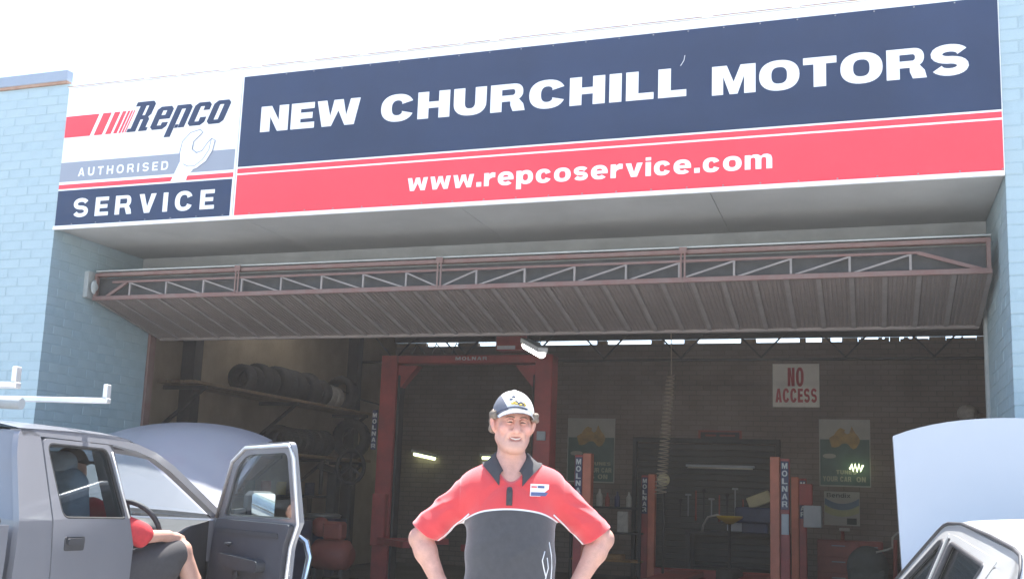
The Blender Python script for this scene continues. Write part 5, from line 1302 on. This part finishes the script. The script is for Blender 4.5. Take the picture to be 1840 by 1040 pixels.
# four-post hoist
FP = thing('car_hoist', 'low orange red four post car hoist with navy name plates on its posts', 'car hoist', (0, 0, 0))
for x, y, h_, s_ in ((3.62, 5.6, 1.85, -1), (5.93, 5.6, 1.86, 1), (3.72, 9.3, 1.70, -1), (5.92, 9.3, 1.72, 1)):
    q = MB(); q.box((x-.055, y-.09, 0), (x+.055, y+.05, h_), .006); q.build('post', M['post_orange'], FP)
    q = MB(); xs = x+s_*.113; q.box((xs-.055, y-.06, 0), (xs+.055, y+.08, h_-.02), .006); q.build('post_channel', M['hoist_red'], FP)
    q = MB(); q.box((xs-.045, y-.072, h_-.62), (xs+.045, y-.0605, h_-.05), .002); q.build('name_plate', M['navy_plate'], FP)
    vertical_word('lettering', 'MOLNAR', xs-.032, xs+.032, h_-.06, .09, .068, M['letter'], FP, y-.0725)
    q = MB(); q.box((x-.2, y-.2, 0), (x+.2, y+.2, .02), .003); q.build('base_plate', M['hoist_red'], FP)
for x in (4.05, 5.2):
    q = MB(); q.box((x, 5.5, .16), (x+.5, 9.4, .24), .01); q.build('runway', M['hoist_red'], FP)
for y in (5.62, 9.28):
    q = MB(); q.box((3.7, y-.06, .12), (5.9, y+.06, .26), .01); q.build('cross_beam', M['hoist_red'], FP)
q = MB(); q.box((6.005, 5.505, .95), (6.09, 5.535, 1.19), .004); q.build('control_box', M['pale_grey'], FP)
q = MB(); q.box((6.06, 8.9, .98), (6.32, 9.15, 1.30), .01); q.box((6.16, 9.15, 1.1), (6.2, 9.26, 1.2)); q.build('power_unit', M['pale_grey'], FP)
q = MB(); q.box((5.98, 9.16, 1.30), (6.18, 9.24, 1.62), .01); q.build('hose_carrier', M['hoist_red'], FP)

# signs and posters on the back wall
YB = 10.6
PB = lambda u, v, d: (u, YB-d, v)
def flat(name, label, cat, x0, x1, z0, z1, m, th=.012, group=None):
    t = thing(name, label, cat, (0, 0, 0), 0, group)
    q = MB(); q.box((x0, YB-th, z0), (x1, YB-.001, z1), .002); q.build('board', m, t); return t
NA = flat('notice', 'square white NO ACCESS notice with red capitals high on the back wall', 'sign', 5.48, 6.235, 2.905, 3.63, M['plate_white'])
lettering('lettering', 'NO', 5.725, 5.985, 3.255, 3.565, M['sign_print_red'], NA, PB, s=.30, h=.17, w=.8, gap=.14, base=.0125)
lettering('lettering', 'ACCESS', 5.525, 6.195, 2.985, 3.215, M['sign_print_red'], NA, PB, s=.32, h=.19, w=.9, gap=.13, base=.0125)
oz = [(.02, .42), (.0, .55), (.06, .60), (.16, .68), (.22, .80), (.30, .92), (.38, .98), (.46, .93), (.52, .90), (.50, .80), (.58, .72), (.66, .76), (.70, .92), (.74, 1.05), (.79, .90), (.85, .78), (.95, .62), (1.0, .48), (.97, .34), (.88, .16), (.78, .10), (.70, .16), (.64, .27), (.56, .34), (.42, .32), (.30, .20), (.18, .16), (.08, .18), (.05, .30)]
def oz_poster(x0, x1, z0, z1, label, part_text):
    t = flat('poster', label, 'poster', x0, x1, z0, z1, M['poster_cream'], .006); w = x1-x0; h_ = z1-z0
    def blk(a, b, c, d, m, nm, dd): q = MB(); q.box((x0+a*w, YB-dd-.002, z0+c*h_), (x0+b*w, YB-dd, z0+d*h_)); q.build(nm, m, t)
    blk(.02, .98, .02, .70, M['poster_green'], 'print_field', .0065)
    q = MB(); q.prism([[(x0+(.20+.60*p[0])*w, z0+(.52+.36*p[1])*h_) for p in oz]], .009, .011, PB); q.build('map_print', M['poster_gold'], t, fix=True)
    q = MB(); q.prism([sarc(x0+.20*w, z0+.45*h_, .13*w, .035*h_, 0, 350, 14)], .009, .011, PB); q.build('print_patch', M['poster_cream'], t, fix=True)
    for txt, a, b, z_, k_ in part_text: lettering('lettering', txt, x0+a*w, x0+b*w, z0+z_*h_, z0+(z_+k_)*h_, M['poster_text'], t, PB, s=.26, h=.2, w=.85, gap=.14, base=.009)
    return t
oz_poster(6.22, 7.02, 1.62, 2.71, 'gold map poster right of the low hoist with a glowing zigzag glint before it', [('TUNES', .33, .72, .185, .06), ('YOUR CAR', .07, .62, .075, .075), ('ON', .72, .90, .075, .075)])
oz_poster(1.93, 2.79, 1.56, 2.68, 'gold map poster on the back wall between the tall and the low hoist', [('TUNES', .5, .92, .27, .05), ('YOUR CAR', .40, .94, .16, .07), ('IS ON', .46, .86, .06, .07)])
BP = flat('poster', 'small cream poster with a blue swoosh below the right map poster', 'poster', 6.29, 6.84, 1.0, 1.54, M['poster_cream'], .006)
lettering('lettering', 'Bendix'.replace('B', 'B'), 6.33, 6.70, 1.445, 1.515, M['ink'], BP, PB, s=.22, h=.18, gap=.14, base=.0065)
sw = lambda z_, dz, x0=6.30, x1=6.83: [(x0+(x1-x0)*i/10, z_+.09*(2*i/10-1)**2) for i in range(11)]+[(x1-(x1-x0)*i/10, z_-dz+.07*(2*i/10-1)**2) for i in range(11)]
q = MB(); q.prism([sw(1.345, .10)], .0065, .0085, PB); q.build('blue_swoosh', M['poster_blue'], BP, fix=True)
q = MB(); q.prism([sw(1.24, .10)], .0065, .0085, PB); q.build('lime_swoosh', M['poster_lime'], BP, fix=True)
q = MB(); q.box((6.64, YB-.0085, 1.02), (6.79, YB-.0065, 1.12)); q.build('print_block', M['ink'], BP)
RS = flat('plate_sign', 'long faded red framed plate over the dark back doorway', 'sign', 4.24, 4.97, 2.33, 2.50, M['tool_red'], .012)
q = MB(); q.box((4.28, YB-.014, 2.36), (4.93, YB-.0125, 2.47)); q.build('plate_field', M['dark_steel'], RS)
for a_, b_ in ((4.36, 4.54), (4.60, 4.86)):
    q = MB(); q.box((a_, YB-.016, 2.40), (b_, YB-.0145, 2.43)); q.build('plate_lettering', M['tool_red'], RS)
RD = thing('roller_door', 'dark closed slatted door in the back wall behind the low hoist', 'door', (0, 0, 0))
for k_ in range(22):
    z = .02+k_*.102; q = MB() if k_ == 0 else None
    if k_ == 0: q.box((3.2, -.02, 0), (5.52, 0, .098), .008); slat = q.mesh('slat', M['door_dark'])
    inst('slat', slat, RD, (0, YB-.012, z))
q = MB(); q.box((3.12, YB-.06, 0), (3.19, YB-.001, 2.33), .004); q.box((5.53, YB-.06, 0), (5.6, YB-.001, 2.33), .004); q.box((3.12, YB-.062, 2.28), (5.6, YB-.001, 2.36), .004); q.build('door_frame', M['dark_steel'], RD)
UB_ = thing('light_batten', 'long unlit pale light batten across the dark back doorway', 'light fitting', (0, 0, 0))
q = MB(); q.box((4.05, YB-.13, 1.875), (5.19, YB-.065, 1.915), .006); q.build('casing', M['pale_grey'], UB_); q = MB(); q.tube([(4.08, YB-.10, 1.862), (5.16, YB-.10, 1.862)], .013, 8); q.build('tube', M['plate_white'], UB_)

# lit lamps, seen and added
def batten(label, a, b, m, w=.10):
    t = thing('fluorescent_lamp', label, 'light fitting', (0, 0, 0)); a = Vector(a); b = Vector(b); d = (b-a).normalized()
    q = MB(); q.bar(a+Vector((0, 0, .045)), b+Vector((0, 0, .045)), w, .05); q.build('casing', M['white_metal'], t)
    q = MB(); q.tube([a+d*.04, b-d*.04], w*.42, 10); q.build('tube', m, t); return t
fl = batten('bright white tube lamp hanging aslant from the roof above the man', (3.548, 3.052, 2.879), (3.931, 2.466, 2.688), M['tube_on'], .10)
q = MB(); q.tube([(3.605, 2.964, 2.910), (3.605, 2.964, 4.32)], .006, 5); q.tube([(3.873, 2.554, 2.776), (3.873, 2.554, 4.32)], .006, 5); q.build('hanger', M['dark_steel'], fl)
l2 = batten('greenish glowing tube put for a gleam on the back wall left of the man', (-1.02, YB-.10, 1.99), (-.52, YB-.10, 1.90), M['gleam_green'], .09)  # glowing tubes stand in for greenish gleams deep inside
l3 = batten('short greenish glowing tube put for a gleam on the back wall beside the mans shoulder', (.33, YB-.10, 1.94), (.62, YB-.10, 1.94), M['gleam_green'], .08)
l4 = batten('unseen white tube lamp added over the low hoist, under the roof', (4.2, 7.0, 3.9), (5.6, 7.0, 3.9), M['tube_on'], .10)  # unseen lamps added under the roof to brighten the dark interior
l5 = batten('unseen white tube lamp added under the roof beside the tyre shelves', (-.4, 5.2, 3.9), (-.4, 6.6, 3.9), M['tube_on'], .10)
l6 = batten('unseen white tube lamp added under the roof near the right wall', (7.6, 6.0, 3.9), (7.6, 7.4, 3.9), M['tube_on'], .10)
t = thing('poster_glint', 'small glowing zigzag made as the glint of tube lamps on the right map poster', 'lamp', (6.80, YB-.14, 1.93))
q = MB(); q.tube([(-.10, 0, -.03), (-.075, 0, .05), (-.05, 0, -.06), (-.02, 0, .055), (.01, 0, -.07), (.04, 0, .055), (.065, 0, -.06), (.10, 0, .04)], .016, 8); q.build('tube', M['gleam_green'], t)  # added glowing tube stands in for lamp reflections in the poster plastic
q = MB(); q.box((-.03, .02, -.02), (.03, .13, .02), .005); q.build('bracket', M['dark_steel'], t)

# roof trusses
def truss(y, zb, label, x0=-1.5, x1=9.2):
    t = thing('roof_truss', label, 'roof truss', (0, 0, 0))
    q = MB(); q.box((x0, y-.03, zb), (x1, y+.02, zb+.04), .004); q.build('bottom_chord', M['dark_steel'], t)
    q = MB(); q.box((x0, y-.03, 4.22), (x1, y+.03, 4.28), .004); q.build('top_chord', M['dark_steel'], t)
    m_ = int((x1-x0)/.62); st = (x1-x0)/m_
    for i in range(m_):
        xa = x0+i*st; q = MB()
        q.bar((xa, y, zb+.05 if i % 2 else 4.22), (xa+st, y, 4.22 if i % 2 else zb+.05), .026, .026, (0, 1, 0)); q.build('web_member', M['dark_steel'], t)
truss(9.2, 3.50, 'dark lattice roof truss near the back wall')
truss(4.0, 3.55, 'dark lattice roof truss behind the raised door')
# steel columns of the left wall
def left_col(y, label):
    q = MB(); q.box((-1.5, y-.09, 0), (-1.3, y+.09, 4.3), .005); o = q.build('wall_column', M['dark_steel']); tag(o, label, 'column')
left_col(4.15, 'dark steel column on the left wall before the tyre shelves')
left_col(8.75, 'dark steel column on the left wall behind the tyre shelves')

# tyre shelves
def shelf(z, y0, y1, label):
    t = thing('tyre_shelf', label, 'shelf', (0, 0, 0))
    for k_, x in enumerate((-1.42, -1.22, -1.02)):
        q = MB(); q.box((x, y0, z-.04), (x+.15, y1, z), .005); q.build('shelf_board', M['timber'], t)
    for y in (y0+.25, (y0+y1)/2, y1-.25):
        q = MB(); q.bar((-1.5, y, z-.07), (-.86, y, z-.07), .05, .05); q.bar((-1.48, y, z-.55), (-.9, y, z-.08), .04, .04); q.build('shelf_bracket', M['dark_steel'], t)
shelf(2.56, 3.5, 8.5, 'long upper timber tyre shelf on the left wall')
shelf(1.78, 5.4, 8.5, 'lower timber tyre shelf on the left wall above the clutter')
def tyre_mesh(m, r=.32, w=.19):
    q = MB(); q.lathe([(r*.6, -w*.42), (r*.78, -w*.5), (r*.95, -w*.46), (r, -w*.34), (r*.985, -w*.1), (r*.985, w*.1), (r, w*.34), (r*.95, w*.46), (r*.78, w*.5), (r*.6, w*.42), (r*.56, 0), (r*.6, -w*.42)], (0, 0, 0), 'y', 28)
    for k_ in range(28):
        a = 2*math.pi*k_/28; q.bar((math.sin(a)*r, -w*.33, math.cos(a)*r), (math.sin(a)*r, w*.33, math.cos(a)*r), .03, .008, (math.sin(a), 0, math.cos(a)))
    return q.mesh('tyre', m)
tm = tyre_mesh(M['tyre']); tw = tyre_mesh(M['wrap'])
def tyre(y, z, me, label, x=-1.15, s_=1.0, group=None, lean=0):
    o = inst('spare_tyre', me, None, (x, y, z+.32*s_), (lean, rnd.uniform(0, 6), rnd.uniform(-.04, .04)), (s_, 1, s_)); tag(o, label, 'tyre', group)
y = 4.95
for k_ in range(11):
    tyre(y, 2.56, tm, 'dark worn tyre standing in the close row on the upper shelf', lean=rnd.uniform(-.12, .12), s_=rnd.uniform(.58, .72), group='tyres in a row on the upper shelf', x=-1.12+rnd.uniform(-.02, .02)); y += rnd.uniform(.18, .235)
tyre(7.33, 2.56, tw, 'pale wrapped tyre nearest the dark row on the upper shelf', s_=.58)
tyre(7.56, 2.56, tw, 'second pale wrapped tyre before the end tyre on the upper shelf', s_=.55)
tyre(7.86, 2.56, tm, 'single dark tyre at the far end of the upper shelf', s_=.86)
y = 6.0
for k_ in range(7):
    tyre(y, 1.78, tm, 'dark tyre standing in the row on the lower shelf', s_=rnd.uniform(.58, .64), group='tyres in a row on the lower shelf'); y += .215
tyre(8.0, 1.78, tm, 'larger dark tyre at the far end of the lower shelf', x=-1.0)

# spiral air hose hanging from the roof
q = MB(); pts = []
for i in range(300):
    t_ = i/299; a = i*.62; r_ = .045+.02*t_; pts.append((4.86-.10*t_+r_*math.cos(a), 4.45+r_*math.sin(a), 2.72-1.35*t_))
q.tube(pts, .006, 5); q.tube([(4.86, 4.45, 4.3), (4.86, 4.45, 3.2), (4.87, 4.45, 2.72)], .006, 5)
tag(q.build('air_hose', M['hose']), 'coiled spiral air hose hanging down from the roof', 'hose')
t = thing('pressure_gauge', 'round pale gauge on a stalk beside the far left hoist post', 'gauge', (4.10, 8.2, 0))
q = MB(); q.lathe([(0, -.02), (.085, -.02), (.095, .0), (.085, .03), (0, .03)], (0, 0, 1.60), 'y', 20); q.build('dial', M['beige'], t)
q = MB(); q.tube([(0, .02, 0), (0, .02, 1.55)], .02, 8); q.box((-.15, -.12, 0), (.15, .15, .03)); q.build('stand', M['dark_steel'], t)

# storage shelves with bottles, right of the man
ST = thing('storage_rack', 'dark open storage rack with bottles beside the mans right elbow', 'shelf', (2.45, 9.0, 0))
for z in (.35, .78, 1.17):
    q = MB(); q.box((0, 0, z-.03), (1.15, .4, z), .004); q.build('shelf_board', M['dark_steel'] if z > .5 else M['wood2'], ST)
for x in (0, 1.11):
    for y_ in (0, .36):
        q = MB(); q.box((x, y_, 0), (x+.04, y_+.04, 1.5)); q.build('upright', M['dark_steel'], ST)
bm_ = MB(); bm_.lathe([(0, 0), (.04, 0), (.045, .02), (.045, .15), (.02, .19), (.016, .24), (0, .24)], (0, 0, 0), 'z', 12); bmesh_ = {c: None for c in ('pale_grey', 'wrap', 'navy_plate', 'tool_red')}
for c in bmesh_: bmesh_[c] = bm_.mesh('bottle', M[c])
for i, (x, c, s_) in enumerate(((.10, 'navy_plate', .9), (.27, 'pale_grey', 1.0), (.45, 'wrap', 1.15), (.58, 'tool_red', .9), (.74, 'navy_plate', 1.0), (.93, 'wrap', 1.0))):
    o = inst('bottle', bmesh_[c], None, (2.45+x, 9.12, 1.17), (0, 0, 0), (s_, s_, s_)); lab = {'navy_plate': ('dark blue bottle at the left end', 'dark blue bottle right of the red one'), 'pale_grey': ('pale grey bottle',), 'wrap': ('tall cream bottle left of the red one', 'cream bottle at the right end'), 'tool_red': ('red bottle',)}[c]
    tag(o, (lab[0] if len(lab) == 1 or i < 3 else lab[1])+' on the top of the dark storage rack', 'bottle', 'bottles on the storage rack')
q = MB(); q.box((3.22, 9.0, .78), (3.40, 9.2, 1.10), .01); tag(q.build('carton', M['wrap']), 'upright cream carton on the middle shelf of the dark rack', 'box')
q = MB(); q.box((2.55, 9.02, .78), (2.95, 9.3, .98), .01); tag(q.build('parts_box', M['blue_paintbox']), 'dark blue parts box on the middle shelf of the dark rack', 'box')
q = MB(); q.box((2.6, 9.0, .35), (3.3, 9.3, .43), .01); tag(q.build('timber_offcut', M['wood2']), 'orange timber board on the lowest shelf of the dark rack', 'board')

# workbench under the dark doorway with its clutter
WB = thing('workbench', 'dark workbench in front of the back doorway under tools and clutter', 'workbench', (4.15, 9.85, 0))
q = MB(); q.box((0, 0, .78), (1.65, .55, .84), .006); q.build('bench_top', M['dark_steel'], WB)
for x in (.02, 1.57):
    for y_ in (.02, .48):
        q = MB(); q.box((x, y_, 0), (x+.06, y_+.06, .78)); q.build('leg', M['dark_steel'], WB)
q = MB(); q.box((.1, .1, .25), (1.55, .5, .28)); q.build('lower_shelf', M['dark_steel'], WB)
t = thing('drain_funnel', 'yellow dish shaped drain funnel on a thin stem', 'funnel', (4.98, 8.9, 0))
q = MB(); q.lathe([(.0, 1.00), (.05, .98), (.19, 1.07), (.20, 1.10), (.185, 1.10), (.05, 1.02), (0, 1.02)], (0, 0, 0), 'z', 20); q.build('dish', M['yellow'], t)
q = MB(); q.tube([(0, 0, .3), (0, 0, .99)], .022, 8); q.lathe([(0, 0), (.2, 0), (.2, .28), (.16, .32), (0, .32)], (0, 0, 0), 'z', 18); q.build('drum', M['dark_steel'], t)
t = thing('bench_lamp', 'pale bent arm lamp over the workbench clutter', 'lamp', (4.45, 9.7, .84))
q = MB(); q.tube([(0, 0, 0), (.02, 0, .10), (.10, -.05, .22), (.25, -.08, .26), (.36, -.08, .22)], .018, 8); q.build('arm', M['wrap'], t)
q = MB(); q.lathe([(.02, .06), (.07, 0), (.06, 0), (.015, .05)], (.38, -.08, .16), 'z', 12); q.build('lamp_shade', M['wrap'], t)
q = MB(); q.box((4.86, 9.55, .86), (5.16, 9.8, .99), .008); tag(q.build('switch_box', M['pale_grey']), 'pale grey small box on the workbench beside the bent lamp', 'box')
q = MB(); q.box((-.18, -.1, -.09), (.18, .1, .09), .012, M=Matrix.Translation((5.36, 9.55, 1.36)) @ Matrix.Rotation(R(-22), 4, 'Y')); tag(q.build('carton', M['beige']), 'beige carton lying tilted on a grey case', 'box')
q = MB(); q.box((5.0, 9.4, 1.0), (5.55, 9.75, 1.24), .02); q.box((5.1, 9.45, .845), (5.5, 9.7, .999), .01); tag(q.build('tool_case', M['blue_paintbox']), 'dark blue grey tool case under the tilted beige carton', 'case')
hand = [('spanner', 'steel', .0), ('hammer', 'wood2', .15), ('screwdriver', 'tool_red', .3)]
for i in range(9):
    x = 3.95+i*.13; z0 = 1.02+.03*(i % 3); L_ = .28+.06*(i % 4)
    q = MB(); q.box((x, YB-.085, z0), (x+.022, YB-.07, z0+L_), .003)
    if i % 3 == 0: q.ell((x+.011, YB-.078, z0+L_), (.03, .008, .03), 10, 6)
    elif i % 3 == 1: q.box((x-.04, YB-.09, z0+L_), (x+.06, YB-.065, z0+L_+.035), .004)
    else: q.tube([(x+.011, YB-.078, z0-.1), (x+.011, YB-.078, z0)], .017, 8)
    nm = ('ring_spanner', 'hammer', 'screwdriver')[i % 3]
    o = q.build(nm, M[('dark_steel', 'steel', 'tool_red')[i % 3]]); tag(o, ('dark ring spanner hanging behind the workbench', 'steel headed hammer hanging behind the workbench', 'red handled screwdriver hanging behind the workbench')[i % 3], ('spanner', 'hammer', 'screwdriver')[i % 3], ('spanners hung behind the bench', 'hammers hung behind the bench', 'screwdrivers hung behind the bench')[i % 3])

# right side: red tool cabinet and what stands by it
TC = thing('tool_cabinet', 'dull red drawer cabinet below the posters', 'cabinet', (6.2, 10.0, 0))
q = MB(); q.box((0, .02, 0), (.98, .55, .78), .01); q.build('carcass', M['tool_red'], TC)
for x0, x1 in ((.02, .62), (.64, .96)):
    for k_ in range(3):
        q = MB(); q.box((x0, 0, .04+k_*.245), (x1, .019, .27+k_*.245), .006); d_ = q.build('drawer', M['tool_red'], TC)
        q = MB(); q.box(((x0+x1)/2-.1, -.025, .2+k_*.245), ((x0+x1)/2+.1, -.001, .215+k_*.245)); q.build('handle', M['steel'], d_)
t = thing('grease_gun', 'small red and white grease gun upright on the red cabinet', 'grease gun', (6.58, 10.2, .78))
q = MB(); q.tube([(0, 0, 0), (0, 0, .14)], .03, 10); q.build('barrel', M['tool_red'], t); q = MB(); q.box((-.05, -.04, .14), (.11, .04, .19), .008); q.build('head', M['wrap'], t)
t = thing('covered_machine', 'dark green grey covered machine in front of the red cabinet', 'machine', (6.95, 9.4, 0))
q = MB(); q.ell((0, 0, .42), (.30, .24, .32), 18, 12); q.box((-.28, -.22, 0), (.28, .22, .4), .05); q.build('cover', mat('machine_cover', (.11, .125, .125), .7, var=.15), t)
t = thing('trolley_jack', 'red trolley jack handle with a pale looped hose behind the white bonnet', 'jack', (7.32, 8.9, 0))
q = MB(); q.box((-.12, -.3, .02), (.12, .3, .16), .02); q.build('base', M['tool_red'], t); q = MB(); q.tube([(0, .1, .12), (.02, .2, .85)], .03, 8); q.build('handle', M['tool_red'], t)
q = MB(); q.tube([(-.25, .2, .66), (-.1, .2, .70), (-.02, .2, .74), (-.02, .2, .88), (.06, .2, .96), (.14, .2, .92)], .016, 8); q.build('hose', M['wrap'], t)
t = thing('drain_pipe', 'short white pipe against the back wall by the right jamb', 'pipe', (8.52, YB-.1, 0))
q = MB(); q.tube([(0, 0, .0), (0, 0, 2.72)], .075, 12); q.build('pipe', M['white_metal'], t); q = MB(); q.ell((-.05, 0, 2.82), (.15, .12, .14), 12, 8); q.build('elbow', M['wrap'], t)

# left side: wheel stand, machine and drums
t = thing('hand_wheel_stand', 'black spoked hand wheel on a thin pole beside the tall red hoist', 'wheel stand', (-.26, 6.6, 0))
q = MB(); q.tube([(.22*math.cos(a), 0, 1.62+.24*math.sin(a)) for a in np.linspace(0, 2*math.pi, 29)[:-1]], .03, 8, closed=True)
for a in (math.pi/2, R(210), R(330)): q.bar((0, 0, 1.62), (.21*math.cos(a), 0, 1.62+.23*math.sin(a)), .03, .04)
q.build('rim', M['rubber'], t); q = MB(); q.tube([(0, .03, 0), (0, .03, 1.6)], .025, 8); q.lathe([(0, 0), (.22, 0), (.2, .03), (0, .03)], (0, 0, 0), 'z', 16); q.build('pole', M['dark_steel'], t)
t = thing('tyre_changer', 'dark tall tyre changing machine left of the hand wheel stand', 'machine', (-.80, 6.9, 0))
q = MB(); q.box((-.3, -.2, 0), (.3, .3, .85), .03); q.build('cabinet', M['blue_paintbox'], t); q = MB(); q.box((-.06, .1, .85), (.10, .26, 1.62), .02); q.build('mast', M['dark_steel'], t); q = MB(); q.bar((.02, .18, 1.55), (.02, -.25, 1.62), .09, .09); q.tube([(.02, -.22, 1.2), (.02, -.22, 1.7)], .03, 8); q.build('arm', M['dark_steel'], t); q = MB(); q.lathe([(0, .86), (.26, .86), (.28, .9), (.24, .92), (0, .92)], (0, -.05, 0), 'z', 20); q.build('turntable', M['steel'], t)
t = thing('air_compressor', 'squat red air compressor on the floor by the tall hoist', 'compressor', (.16, 5.4, 0))
q = MB(); q.tube([(-.3, 0, .42), (-.22, 0, .42), (.22, 0, .42), (.3, 0, .42)], [.1, .2, .2, .1], 16); q.build('tank', M['tool_red'], t); q = MB(); q.box((-.12, -.1, .62), (.16, .1, .86), .03); q.lathe([(.0, -.02), (.13, -.02), (.13, .03), (0, .03)], (-.2, 0, .78), 'y', 18); q.build('pump', M['tool_red'], t)
for x in (-.2, .2):
    q = MB(); q.box((x-.03, -.12, 0), (x+.03, .12, .24), .01); q.build('leg', M['dark_steel'], t)
q = MB(); q.lathe([(0, 0), (.26, 0), (.27, .02), (.26, .28), (.27, .3), (.26, .58), (.27, .6), (.26, .86), (.0, .86)], (-.35, 5.2, 0), 'z', 22); tag(q.build('oil_drum', M['blue_paintbox']), 'dark blue oil drum left of the red compressor', 'drum')
pc = ['pale_grey', 'poster_green', 'tool_red', 'yellow', 'wrap', 'blue_paintbox']
names = ['grey tin', 'green tin', 'red tin', 'yellow tin', 'cream tin', 'blue tin']
for i in range(6):
    q = MB(); q.lathe([(0, 0), (.075, 0), (.075, .18), (.07, .19), (0, .19)], (-1.2, 5.0+.42*i, 1.18), 'z', 14); tag(q.build('paint_tin', M[pc[i]]), names[i]+' on the low shelf below the tyres', 'tin')
t = thing('low_shelf', 'low dark shelf with tins on the left wall below the tyre shelves', 'shelf', (0, 0, 0))
q = MB(); q.box((-1.48, 4.6, 1.14), (-1.0, 7.6, 1.18), .005); q.build('shelf_board', M['dark_steel'], t); q = MB(); q.box((-1.48, 4.6, .55), (-1.0, 7.6, .59), .005); q.build('shelf_board', M['dark_steel'], t)
for y_ in (4.62, 7.54):
    q = MB(); q.box((-1.48, y_, 0), (-1.42, y_+.05, 1.3)); q.box((-1.06, y_, 0), (-1.0, y_+.05, 1.3)); q.build('upright', M['dark_steel'], t)
# hoses and cables on the left wall
q = MB(); q.tube([(-1.45, 8.3, 2.95), (-1.3, 8.9, 2.82), (-1.2, 9.6, 2.78), (-1.2, 10.4, 2.80)], .015, 6); tag(q.build('cable', M['dark_steel']), 'slack dark cable strung along the upper left wall', 'cable')
# ------------------------------------------------------------------ thin lit volume added to stand in for lens glare
hz_ = MB(); hz_.box((-30, -14, -1.2), (40, 30, 9.0))
hm = bpy.data.materials.new('air'); hm.use_nodes = True; hn = hm.node_tree.nodes; hn.remove(hn['Principled BSDF'])
vol = hn.new('ShaderNodeVolumePrincipled'); vol.inputs['Color'].default_value = (1, .95, .91, 1); vol.inputs['Density'].default_value = .0031; vol.inputs['Anisotropy'].default_value = .4
hm.node_tree.links.new(vol.outputs[0], hn['Material Output'].inputs['Volume'])
tag(hz_.build('glare_veil', hm), kind='stuff')
